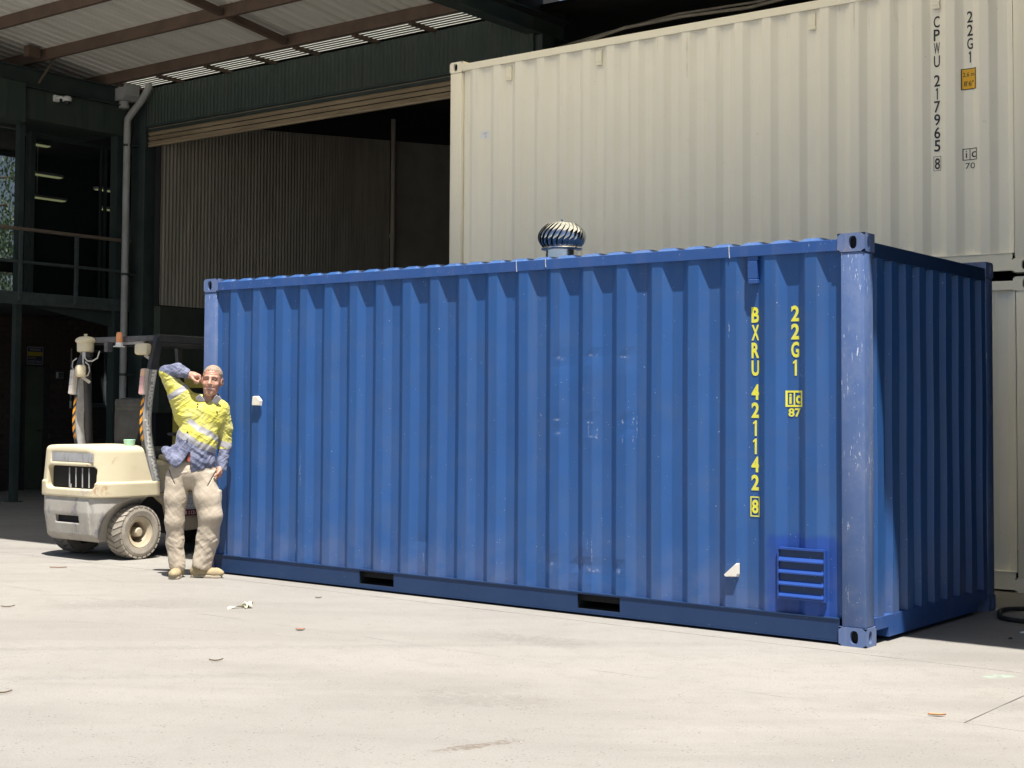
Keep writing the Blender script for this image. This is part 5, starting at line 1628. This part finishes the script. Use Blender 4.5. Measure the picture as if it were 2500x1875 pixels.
# hand raised to the temple: a loosely closed fist, knuckles towards the head
def f_hand_up(P):
    d = cap(P, (0.000, -0.055, 1.730), (0.048, -0.060, 1.722), 0.030, 0.033)
    d = smin(d, ell(P, (0.075, -0.060, 1.716), (0.042, 0.042, 0.026)), 0.02)
    fy = (-0.094, -0.071, -0.048, -0.027)
    ln = (0.034, 0.039, 0.037, 0.030)
    rr = (0.0098, 0.0103, 0.0098, 0.0086)
    for k in range(4):
        y = fy[k]
        a = (0.108 - 0.004 * abs(k - 1.2), y, 1.722 - 0.005 * k)
        b = (0.116 - 0.004 * k, y - 0.002, a[2] - ln[k])
        c = (0.090 - 0.004 * k, y - 0.002, b[2] - 0.020)
        e = (0.066 - 0.003 * k, y, b[2] - 0.012)
        f = np.minimum(np.minimum(cap(P, (0.085, y * 0.9 - 0.006, 1.722), a, rr[k] * 1.05), cap(P, a, b, rr[k] * 1.1, rr[k])), np.minimum(cap(P, b, c, rr[k], rr[k] * 0.92), cap(P, c, e, rr[k] * 0.9, rr[k] * 0.8)))
        d = smin(d, f, 0.006)
    t = np.minimum(np.minimum(cap(P, (0.035, -0.085, 1.715), (0.055, -0.105, 1.690), 0.013, 0.0115), cap(P, (0.055, -0.105, 1.690), (0.080, -0.110, 1.672), 0.0112, 0.0102)), cap(P, (0.080, -0.110, 1.672), (0.098, -0.104, 1.664), 0.010, 0.008))
    return smin(d, t, 0.008)
# lowered hand, fingers tucked into the trouser pocket, thumb outside
def f_hand_low(P):
    d = cap(P, (0.292, 0.045, 0.990), (0.286, 0.020, 0.930), 0.028, 0.031)
    d = smin(d, ell(P, (0.276, 0.004, 0.895), (0.028, 0.038, 0.044)), 0.02)
    for k in range(4):
        y = -0.026 + 0.020 * k
        a = (0.268, y, 0.872)
        b = (0.252, y - 0.004, 0.838 - 0.004 * (1.5 - abs(k - 1.5)))
        c = (0.232, y - 0.006, 0.812 - 0.006 * (1.5 - abs(k - 1.5)))
        d = smin(d, np.minimum(cap(P, a, b, 0.0105, 0.0098), cap(P, b, c, 0.0098, 0.0085)), 0.006)
    t = np.minimum(cap(P, (0.282, -0.024, 0.915), (0.268, -0.056, 0.888), 0.013, 0.0115), cap(P, (0.268, -0.056, 0.888), (0.244, -0.070, 0.868), 0.0112, 0.0085))
    return smin(d, t, 0.010)
def f_body(P):
    d = f_head(head_local(P))
    d = smin(d, cap(P, (0.195, 0.020, 1.600), (0.172, 0.035, 1.450), 0.056, 0.062), 0.02)
    # chest, back and hips under the clothes
    d = smin(d, ell(P, (0.135, 0.02, 1.36), (0.150, 0.092, 0.150)), 0.05)
    d = smin(d, ell(P, (0.080, 0.01, 1.12), (0.135, 0.095, 0.170)), 0.06)
    d = smin(d, ell(P, (0.045, 0.01, 0.90), (0.150, 0.100, 0.110)), 0.06)
    d = smin(d, cap(P, (0.02, 0.02, 1.44), (-0.198, -0.035, 1.752), 0.050, 0.032), 0.03)
    d = smin(d, cap(P, (-0.198, -0.035, 1.752), (0.000, -0.055, 1.730), 0.032, 0.029), 0.02)
    d = smin(d, cap(P, (0.27, 0.04, 1.43), (0.312, 0.085, 1.17), 0.052, 0.042), 0.03)
    d = smin(d, cap(P, (0.312, 0.085, 1.17), (0.292, 0.045, 0.99), 0.042, 0.029), 0.02)
    d = smin(d, cap(P, (-0.07, 0.01, 0.84), (-0.100, -0.01, 0.50), 0.075, 0.050), 0.03)
    d = smin(d, cap(P, (-0.100, -0.01, 0.50), (-0.072, 0.02, 0.06), 0.050, 0.036), 0.03)
    d = smin(d, cap(P, (0.135, 0.01, 0.84), (0.205, -0.02, 0.52), 0.075, 0.050), 0.03)
    d = smin(d, cap(P, (0.205, -0.02, 0.52), (0.138, 0.02, 0.06), 0.050, 0.036), 0.03)
    d = smin(d, f_hand_up(P), 0.008)
    d = smin(d, f_hand_low(P), 0.008)
    return d
V, Q = sdf_mesh(f_body, (-0.34, -0.20, 0.0), (0.44, 0.22, 1.86), 0.0040)
fc = V[Q].mean(1).astype(np.float32)
hq = head_local(fc)
ax = np.abs(hq[:, 0])
fm = np.zeros(len(Q), int)
near = np.abs(f_head(hq)) < 0.01
face = near & (hq[:, 1] < -0.03)
mats_b = ['skin', 'lip', 'teeth', 'mouth', 'brow', 'eye']
mo = face & (ax < 0.036) & (hq[:, 2] < -0.046) & (hq[:, 2] > -0.083)
smile_c = -0.0640 + 10.0 * ax ** 2
fm[mo & (np.abs(hq[:, 2] - smile_c) < 0.0080)] = 1
fm[mo & (ax < 0.030) & (np.abs(hq[:, 2] - smile_c + 0.001) < 0.0036)] = 3
fm[mo & (ax < 0.021) & (np.abs(hq[:, 2] - smile_c - 0.0010) < 0.0032)] = 2
br = face & (np.abs(hq[:, 2] - 0.033 + 9 * np.maximum(ax - 0.036, 0) ** 2 * 10) < 0.0042) & (ax > 0.013) & (ax < 0.047)
fm[br] = 4
ey = face & (ax > 0.017) & (ax < 0.044) & (np.abs(hq[:, 2] - 0.0080) < 0.0036)
fm[ey] = 5
body = np_obj('body', V, Q, 'skin', man, mats=mats_b, fmat=fm)

def f_hair(P):
    q = head_local(P)
    d = f_head(q) - 0.0032 + 0.0020 * vnoise(P, 160)
    # hairline: high on the forehead, down the temples and round the back
    A = np.abs(q[:, 0])
    line = 0.086 + 0.012 * vnoise(P, 70) - 0.9 * np.maximum(A - 0.045, 0) - 0.55 * np.maximum(q[:, 1] + 0.055, 0) * 1.0
    line = np.where(q[:, 1] > -0.005, np.maximum(line - 6.0 * (q[:, 1] + 0.005) ** 1.0 * 0.35, -0.055), line)
    return np.maximum(d, (line - q[:, 2]) * 0.8)
V, Q = sdf_mesh(f_hair, (0.08, -0.16, 1.58), (0.34, 0.14, 1.84), 0.0045)
fc = V[Q].mean(1).astype(np.float32); hq = head_local(fc)
np_obj('hair', V, Q, 'hair', man, mats=['hair', 'hair_dark'], fmat=((hq[:, 0] > 0.058) & (hq[:, 2] < 0.062)).astype(int))

# ---------------------------------------------------------------- shirt
def folds(P, amp, ang, s, seed=0.0):
    """soft diagonal drapery folds"""
    ca, sa = math.cos(ang), math.sin(ang)
    u = P[:, 0] * ca + P[:, 2] * sa
    v = -P[:, 0] * sa + P[:, 2] * ca
    q = np.stack([u * 0.45 + seed, P[:, 1] * 0.8 + seed * 0.7, v * 1.6], 1).astype(np.float32)
    w = vnoise(q, s)
    return -amp * (1.15 - 2.3 * np.sqrt(w * w + 0.006)) * 0.9
def hem(x):
    return np.interp(x, [-0.24, -0.218, -0.150, -0.078, -0.030, 0.028, 0.036, 0.046, 0.15, 0.24, 0.30], [1.09, 1.07, 0.990, 0.930, 0.975, 1.060, 1.040, 0.892, 0.880, 0.872, 0.880]).astype(np.float32)
def f_torso(P):
    d = ell(P, (0.140, 0.020, 1.370), (0.180, 0.120, 0.165))
    d = smin(d, ell(P, (0.085, 0.000, 1.180), (0.178, 0.132, 0.190)), 0.06)
    d = smin(d, ell(P, (0.030, 0.000, 0.985), (0.205, 0.140, 0.170)), 0.06)
    d = smin(d, cap(P, (-0.180, -0.02, 1.080), (-0.085, -0.07, 0.985), 0.034, 0.055), 0.07)
    d = smin(d, cap(P, (0.030, 0.02, 1.445), (0.270, 0.045, 1.435), 0.072, 0.078), 0.05)
    d = smin(d, cap(P, (0.120, 0.03, 1.500), (0.225, 0.04, 1.490), 0.045), 0.04)
    low = np.clip((1.16 - P[:, 2]) / 0.1, 0, 1)
    d = d + folds(P, 0.0038, -0.62, 13.0) * (0.8 + 1.4 * low) + 0.002 * vnoise(P, 18) + folds(P, 0.003, 0.9, 24.0, 3.1)
    # tails of the open hem
    d = smax(d, (hem(P[:, 0]) - P[:, 2]) * 0.75, 0.006)
    # front split below the last button
    d = smax(d, -np.maximum(np.maximum(np.abs(P[:, 0] - 0.038) - 0.006, P[:, 2] - 1.07), P[:, 1]), 0.004)
    # neck opening: a V at the front, a round hole for the neck
    vv = np.maximum((np.abs(P[:, 0] - 0.170) - 0.62 * (P[:, 2] - 1.478)), P[:, 1] + 0.0)
    d = smax(d, -vv, 0.006)
    d = smax(d, -cap(P, (0.20, 0.010, 1.66), (0.175, 0.03, 1.49), 0.066, 0.058), 0.006)
    return d
def f_sleeves(P):
    a = cap(P, (-0.005, 0.02, 1.385), (-0.075, 0.0, 1.560), 0.118, 0.090)
    a = smin(a, cap(P, (-0.060, 0.03, 1.510), (0.12, 0.03, 1.500), 0.085, 0.055), 0.04)
    a = smin(a, cap(P, (-0.075, 0.0, 1.560), (-0.190, -0.032, 1.738), 0.088, 0.056), 0.03)
    fa = smin(cap(P, (-0.190, -0.035, 1.756), (-0.085, -0.045, 1.768), 0.052, 0.054), cap(P, (-0.085, -0.045, 1.768), (0.006, -0.055, 1.733), 0.054, 0.040), 0.03)
    fa = np.maximum(fa, (P[:, 0] - 0.010) * 0.96 - (P[:, 2] - 1.733) * 0.3)
    a = smin(a, fa, 0.015)
    a = a + folds(P, 0.0040, 0.25, 24.0, 1.3)
    b = cap(P, (0.275, 0.04, 1.435), (0.305, 0.085, 1.270), 0.076, 0.068)
    b = smin(b, cap(P, (0.305, 0.085, 1.270), (0.312, 0.085, 1.130), 0.064, 0.057), 0.03)
    b = smin(b, cap(P, (0.312, 0.085, 1.130), (0.286, 0.030, 0.905), 0.054, 0.044), 0.02)
    b = b + folds(P, 0.0040, -0.75, 26.0, 2.2)
    b = np.maximum(b, 0.908 - P[:, 2])
    return a, b
def f_shirt(P):
    t = f_torso(P)
    a, b = f_sleeves(P)
    return smin(smin(t, a, 0.030), b, 0.014)
V, Q = sdf_mesh(f_shirt, (-0.32, -0.22, 0.84), (0.44, 0.24, 1.86), 0.0058)
fc = V[Q].mean(1).astype(np.float32)
t = f_torso(fc); a, b = f_sleeves(fc)
which = np.argmin(np.stack([t, a, b]), 0)
fm = np.zeros(len(Q), int)                     # 0 yellow, 1 navy, 2 tape
x, y, z = fc[:, 0], fc[:, 1], fc[:, 2]
wv = 0.006 * np.sin(x * 40) + 0.004 * np.sin(x * 91 + 1)
b1 = 1.432 - 0.60 * (x + 0.101) + wv            # top edge of the upper band
b2 = 1.300 - 0.52 * (x + 0.136) + wv
T = which == 0
fm[T & (z < b2)] = 1
fm[T & (z < b2) & (z > b2 - 0.058)] = 2
fm[T & (z < b1) & (z > b1 - 0.052) & (x > -0.14)] = 2
# vertical brace tape over the raised shoulder
A_ = which == 1
sa = ((fc - A3(0.02, 0.02, 1.43)) @ A3(-0.55, -0.13, 0.83))
fm[A_ & (sa > 0.165) & (sa < 0.215)] = 2
fore = A_ & ((cap(fc, (-0.200, -0.038, 1.765), (0.006, -0.055, 1.735), 0.056, 0.042) < cap(fc, (-0.075, 0.0, 1.560), (-0.205, -0.034, 1.728), 0.088, 0.058) - 0.004) & (z > 1.65))
fm[fore] = 1
B_ = which == 2
fm[B_ & (z < 1.098)] = 1
fm[B_ & (z < 1.165 - 0.25 * (x - 0.3)) & (z > 1.112 - 0.25 * (x - 0.3))] = 2
np_obj('shirt', V, Q, 'hivis', man, mats=['hivis', 'navy', 'tape'], fmat=fm)
def f_collar(P):
    l = np.maximum(np.abs((P[:, 0] - 0.112) * 0.80 + (P[:, 2] - 1.520) * 0.60) - 0.024, np.abs((P[:, 0] - 0.112) * -0.60 + (P[:, 2] - 1.520) * 0.80) - 0.032)
    l = np.maximum(l, np.abs(P[:, 1] + 0.050 + 0.55 * (P[:, 2] - 1.50)) - 0.006)
    r = np.maximum(np.abs((P[:, 0] - 0.245) * 0.80 - (P[:, 2] - 1.508) * 0.60) - 0.026, np.abs((P[:, 0] - 0.245) * 0.60 + (P[:, 2] - 1.508) * 0.80) - 0.044)
    r = np.maximum(r, np.abs(P[:, 1] + 0.048 + 0.55 * (P[:, 2] - 1.50)) - 0.006)
    ring = np.maximum(np.abs(cap(P, (0.205, 0.02, 1.60), (0.178, 0.032, 1.48), 0.072, 0.070)) - 0.005, np.abs(P[:, 2] - 1.520 - 0.25 * (P[:, 1])) - 0.028)
    ring = np.maximum(ring, -(P[:, 1] + 0.028))
    return np.minimum(np.minimum(l, r), ring) - 0.002
V, Q = sdf_mesh(f_collar, (0.04, -0.12, 1.42), (0.33, 0.14, 1.60), 0.0042)
np_obj('collar', V, Q, 'collar', man)
b = MB()
for (x, z, y) in ((0.095, 1.478, -0.092), (0.262, 1.468, -0.092), (0.020, 1.238, -0.150)):
    b.lathe([(0.008, -0.006), (0.008, 0.004)], (x, y, z), 'y', 10)
b.build('button', 'button', man)
obj('undershirt', [(0.010, -0.118, 1.000), (0.040, -0.118, 1.075), (0.046, -0.118, 0.985), (0.010, -0.05, 1.000), (0.040, -0.05, 1.075), (0.046, -0.05, 0.985)], [(0, 1, 2), (0, 3, 4, 1), (1, 4, 5, 2), (2, 5, 3, 0)], 'undershirt', man)

# ---------------------------------------------------------------- trousers
def f_pants(P):
    x, y, z = P[:, 0], P[:, 1], P[:, 2]
    d = ell(P, (0.045, 0.005, 0.895), (0.205, 0.125, 0.135))
    d = smin(d, ell(P, (0.050, 0.035, 0.84), (0.190, 0.110, 0.075)), 0.04)
    l = cap(P, (-0.078, 0.000, 0.840), (-0.090, -0.010, 0.680), 0.106, 0.097)
    l = smin(l, cap(P, (-0.090, -0.010, 0.680), (-0.100, -0.012, 0.480), 0.095, 0.079), 0.03)
    l = smin(l, cap(P, (-0.100, -0.012, 0.480), (-0.094, 0.012, 0.300), 0.077, 0.071), 0.03)
    l = smin(l, cap(P, (-0.094, 0.012, 0.300), (-0.072, 0.010, 0.105), 0.070, 0.069), 0.03)
    r = cap(P, (0.140, 0.000, 0.840), (0.178, -0.020, 0.680), 0.112, 0.112)
    r = smin(r, cap(P, (0.178, -0.020, 0.680), (0.210, -0.030, 0.530), 0.110, 0.100), 0.03)
    r = smin(r, cap(P, (0.210, -0.030, 0.530), (0.184, 0.005, 0.330), 0.098, 0.090), 0.03)
    r = smin(r, cap(P, (0.184, 0.005, 0.330), (0.137, 0.010, 0.110), 0.088, 0.082), 0.03)
    # cargo pocket bellows
    r = smin(r, rbox(P, (0.275, 0.0, 0.665), (0.020, 0.065, 0.085), 0.014), 0.008)
    low = np.clip((0.62 - z) / 0.35, 0, 1)
    l = l + 0.0012 * np.sin(np.arctan2(y + 0.01, x + 0.095) * 3 + z * 9) * (0.4 + low) + folds(P, 0.0026, 0.8, 10.0, 0.4) * (0.6 + 0.7 * low) + folds(P, 0.0022, -0.55, 24.0, 5.2) * (0.25 + low)
    r = r + 0.0012 * np.sin(np.arctan2(y + 0.01, x - 0.185) * 3 - z * 10) * (0.4 + low) + folds(P, 0.0032, -0.75, 9.0, 1.7) * (0.6 + 0.7 * low) + folds(P, 0.0022, 0.6, 24.0, 7.7) * (0.25 + low)
    d = d + folds(P, 0.006, 0.15, 20.0, 9.0)
    g = smin(l, r, 0.012)
    d = smin(d, g, 0.02)
    # slanted front pockets, fly
    d = smax(d, -np.maximum(np.abs((x + 0.125) * 0.90 + (z - 0.875) * 0.42) - 0.003, np.maximum(np.abs(z - 0.87) - 0.075, y)), 0.004)
    d = smax(d, -np.maximum(np.abs((x - 0.225) * 0.90 - (z - 0.855) * 0.42) - 0.003, np.maximum(np.abs(z - 0.85) - 0.07, y)), 0.004)
    d = np.maximum(d, z - 1.03)
    cut = np.where(x < 0.03, 0.060 + 0.02 * np.sin(x * 30), 0.070 + 0.015 * np.sin(x * 25))
    cut = cut - 0.035 * np.clip(y / 0.08, -0.3, 1)
    return np.maximum(d, cut - z)
V, Q = sdf_mesh(f_pants, (-0.26, -0.20, 0.0), (0.36, 0.20, 1.05), 0.0062)
np_obj('trousers', V, Q, 'khaki', man)

# ---------------------------------------------------------------- boots
def boot(name_l, px, py, ang, L):
    ca, sa = math.cos(ang), math.sin(ang)
    def loc(P):
        x, y = P[:, 0] - px, P[:, 1] - py
        return np.stack([x * ca + y * sa, -x * sa + y * ca, P[:, 2]], 1).astype(np.float32)   # u along the toe, v across
    def up(P):
        q = loc(P)
        d = cap(q, (-0.015, 0, 0.055), (L * 0.60, 0, 0.038), 0.046, 0.037)
        d = smin(d, ell(q, (L * 0.58, 0.0, 0.042), (0.075, 0.047, 0.038)), 0.03)
        d = smin(d, ell(q, (-0.02, 0, 0.05), (0.05, 0.040, 0.045)), 0.02)
        d = smin(d, cap(q, (0.0, 0, 0.07), (-0.005, 0, 0.135), 0.047, 0.045), 0.03)
        d = d + 0.0025 * vnoise(P, 45)
        # elastic gusset crease
        d = smax(d, -np.maximum(np.abs(q[:, 0] - 0.028 - 0.3 * (q[:, 2] - 0.09)) - 0.0025, np.abs(q[:, 2] - 0.095) - 0.03), 0.003)
        return np.maximum(d, 0.022 - q[:, 2])
    def so(P):
        q = loc(P)
        d = cap(q, (-0.02, 0, 0.01), (L * 0.62, 0, 0.01), 0.045, 0.050)
        d2 = np.maximum(np.maximum(cap(q * A3(1, 1, 0), (-0.02, 0, 0), (L * 0.62, 0, 0), 0.043, 0.049), q[:, 2] - 0.026), 0.001 - q[:, 2])
        heel = np.maximum(np.abs(q[:, 0] - 0.045) - 0.006, q[:, 2] - 0.010)
        return np.maximum(d2, -heel)
    lo = (px - 0.32, py - 0.32, -0.01); hi = (px + 0.36, py + 0.32, 0.2)
    V, Q = sdf_mesh(up, lo, hi, 0.006)
    b = np_obj('boot', V, Q, 'boot', man)
    V, Q = sdf_mesh(so, lo, hi, 0.006)
    np_obj('sole', V, Q, 'sole', b)
boot('l', -0.068, 0.030, math.radians(-94), 0.245)
boot('r', 0.105, 0.020, math.radians(-9), 0.265)
# =================================================================== small things on the ground
M['leaf_brown'] = plain('dry_brown_leaf', (0.40, 0.20, 0.12), (0.32, 0.15, 0.09), 60, 0.8)
M['leaf_orange'] = plain('dry_orange_leaf', (0.60, 0.27, 0.11), (0.52, 0.22, 0.10), 60, 0.8)
M['leaf_grey'] = plain('dry_grey_leaf', (0.24, 0.18, 0.13), (0.30, 0.23, 0.16), 60, 0.8)
M['leaf_pale'] = plain('bleached_leaf', (0.72, 0.68, 0.48), (0.62, 0.60, 0.40), 40, 0.8)
M['paper'] = plain('white_paper', (0.80, 0.80, 0.80), None)
M['rubber'] = plain('black_rubber', (0.022, 0.022, 0.024), (0.035, 0.035, 0.035), 12, 0.55)
GL = 'leaves blown onto the concrete'
def leaf(label, x, y, ang, L, w, mat, curl=0.012, name='dry_leaf'):
    vs, fs = [], []
    n = 9
    for i in range(n):
        u = i / (n - 1)
        h = w * math.sin(PI * min(1, u * 0.95 + 0.04)) ** 0.8
        bend = 0.35 * L * (u - 0.5) ** 2 * (u - 0.2)
        for j in (-1, 0, 1):
            vs.append(((u - 0.5) * L, j * h + bend, 0.004 + 0.35 * curl * (4 * (u - 0.5) ** 2) + 0.006 * (j * j)))
    for i in range(n - 1):
        for j in range(2):
            fs.append((3 * i + j, 3 * i + j + 1, 3 * i + j + 4, 3 * i + j + 3))
    k = len(vs)
    vs += [(a, b, c + 0.0012) for a, b, c in vs]
    fs += [tuple(reversed([q + k for q in f])) for f in fs]
    o = obj(name, vs, fs, mat, None, None, True)
    o.location = (x, y, 0.002)
    o.rotation_euler = (0, 0, ang)
    tag(o, label, 'leaf', GL)
    return o
leaf('rounded brown dry leaf lying in front of the middle of the blue container', -3.04, -1.88, CAM_YAW, 0.062, 0.019, 'leaf_brown', 0.002)
leaf('orange dry leaf lying near the right edge of the concrete yard', 1.06, -1.74, CAM_YAW - 0.2, 0.085, 0.012, 'leaf_orange', 0.004)
leaf('slim grey curled leaf near the left edge, the farther of two there', -5.30, -2.55, CAM_YAW + 0.35, 0.10, 0.005, 'leaf_grey', 0.018)
leaf('slim dark leaf at the lower left edge of the yard', -2.66, -4.44, CAM_YAW + 0.75, 0.09, 0.004, 'leaf_grey', 0.014)
leaf('slim grey leaf alone on the open concrete left of centre', -2.57, -3.07, CAM_YAW + 0.35, 0.085, 0.004, 'leaf_grey', 0.02)
leaf('straw coloured stick-like leaf on the ground in front of the forklift', -7.13, -0.72, CAM_YAW + 0.05, 0.15, 0.006, 'leaf_brown', 0.004)
leaf('tiny straw leaf close to the bottom rail of the blue container', -4.05, -0.62, CAM_YAW, 0.05, 0.008, 'leaf_grey', 0.002)
# bleached clump of leaves
cl = thing('leaf_clump', 'bleached crumpled clump of pale leaves on the concrete in front of the man', 'leaf clump', (-4.06, -1.36, 0))
for k in range(7):
    a = k * 0.9 + 0.3
    L = 0.085 if k else 0.16
    vs, fs = [], []
    n = 8
    for i in range(n):
        u = i / (n - 1)
        h = 0.016 * math.sin(PI * (0.06 + 0.9 * u))
        r = u * L * (0.62 if k else 1)
        zz = 0.006 + (0.042 * math.sin(PI * u) * (0.6 + 0.4 * math.sin(k * 2.1)) if k else 0.008 * math.sin(PI * u))
        aa = (a if k else CAM_YAW + PI) + 0.5 * u
        for j in (-1, 1):
            vs.append((r * math.cos(aa) - j * h * math.sin(aa), r * math.sin(aa) + j * h * math.cos(aa), zz + 0.008 * j * math.sin(k + 5 * u)))
    for i in range(n - 1):
        fs.append((2 * i, 2 * i + 1, 2 * i + 3, 2 * i + 2))
    obj('leaf', vs, fs, 'leaf_pale', cl, None, True)
# hose at the right edge
pts = []
for i in range(60):
    u = i / 59
    a = math.radians(100) + u * math.radians(400)
    r = 0.42 + 0.02 * math.sin(5 * a)
    pts.append((0.52 + r * math.cos(a) * 1.0, 2.22 + r * math.sin(a) * 1.05, 0.020 + 0.022 * (1 if 0.86 < u else 0) * min(1, (u - 0.86) * 14) if u > 0.86 else 0.020))
pts += [(0.75 + 0.12 * k, 2.68 + 0.05 * k, 0.02) for k in range(1, 8)]
q = MB().tube(pts, 0.017, 10)
hs = tag(obj('hose', q.v, q.f, 'rubber', None, None, True), 'black rubber hose coiled on the shaded concrete beside the blue container', 'hose')
# small litter
def scrap(label, x, y, s, mat, ang, cat='litter', h=0.010):
    vs = [(-s, -s * 0.4, 0.001), (s * 0.9, -s * 0.5, 0.001), (s, s * 0.45, 0.001), (-s * 0.7, s * 0.5, 0.001), (-s * 0.8, -s * 0.3, h), (s * 0.7, -s * 0.3, h * 0.5), (s * 0.8, s * 0.3, h * 1.2), (-s * 0.5, s * 0.35, h * 0.7)]
    o = obj('scrap', vs, [(3, 2, 1, 0), (4, 5, 6, 7), (0, 1, 5, 4), (1, 2, 6, 5), (2, 3, 7, 6), (3, 0, 4, 7)], mat)
    o.location = (x, y, 0.0)
    o.rotation_euler = (0, 0, ang)
    tag(o, label, cat)
scrap('small white paper scrap in the shade by the hose', 0.52, 1.36, 0.022, 'paper', 0.6)
scrap('small dark scrap on the shaded concrete right of the blue container', 0.54, 1.03, 0.016, 'rubber', 0.8)
# loose grit scattered over the yard: nobody could count it
g = MB()
for k in range(2600):
    x, y = random.uniform(-9, 3.5), random.uniform(-6.2, 0.3)
    if y > -0.35 and random.random() < 0.5: continue
    s = random.uniform(0.0012, 0.0042) * (1.6 if random.random() < 0.06 else 1)
    a = random.uniform(0, PI)
    c, sn = math.cos(a) * s, math.sin(a) * s
    g.add([(x - c, y - sn, 0.0), (x + sn, y - c, 0.0), (x + c, y + sn, 0.0), (x - sn, y + c, 0.0), (x, y, s * 1.0)], [(0, 1, 4), (1, 2, 4), (2, 3, 4), (3, 0, 4)])
M['grit'] = plain('grit', (0.22, 0.19, 0.16), (0.40, 0.36, 0.30), 3.0, 0.9)
tag(obj('grit', g.v, g.f, 'grit'), kind='stuff')
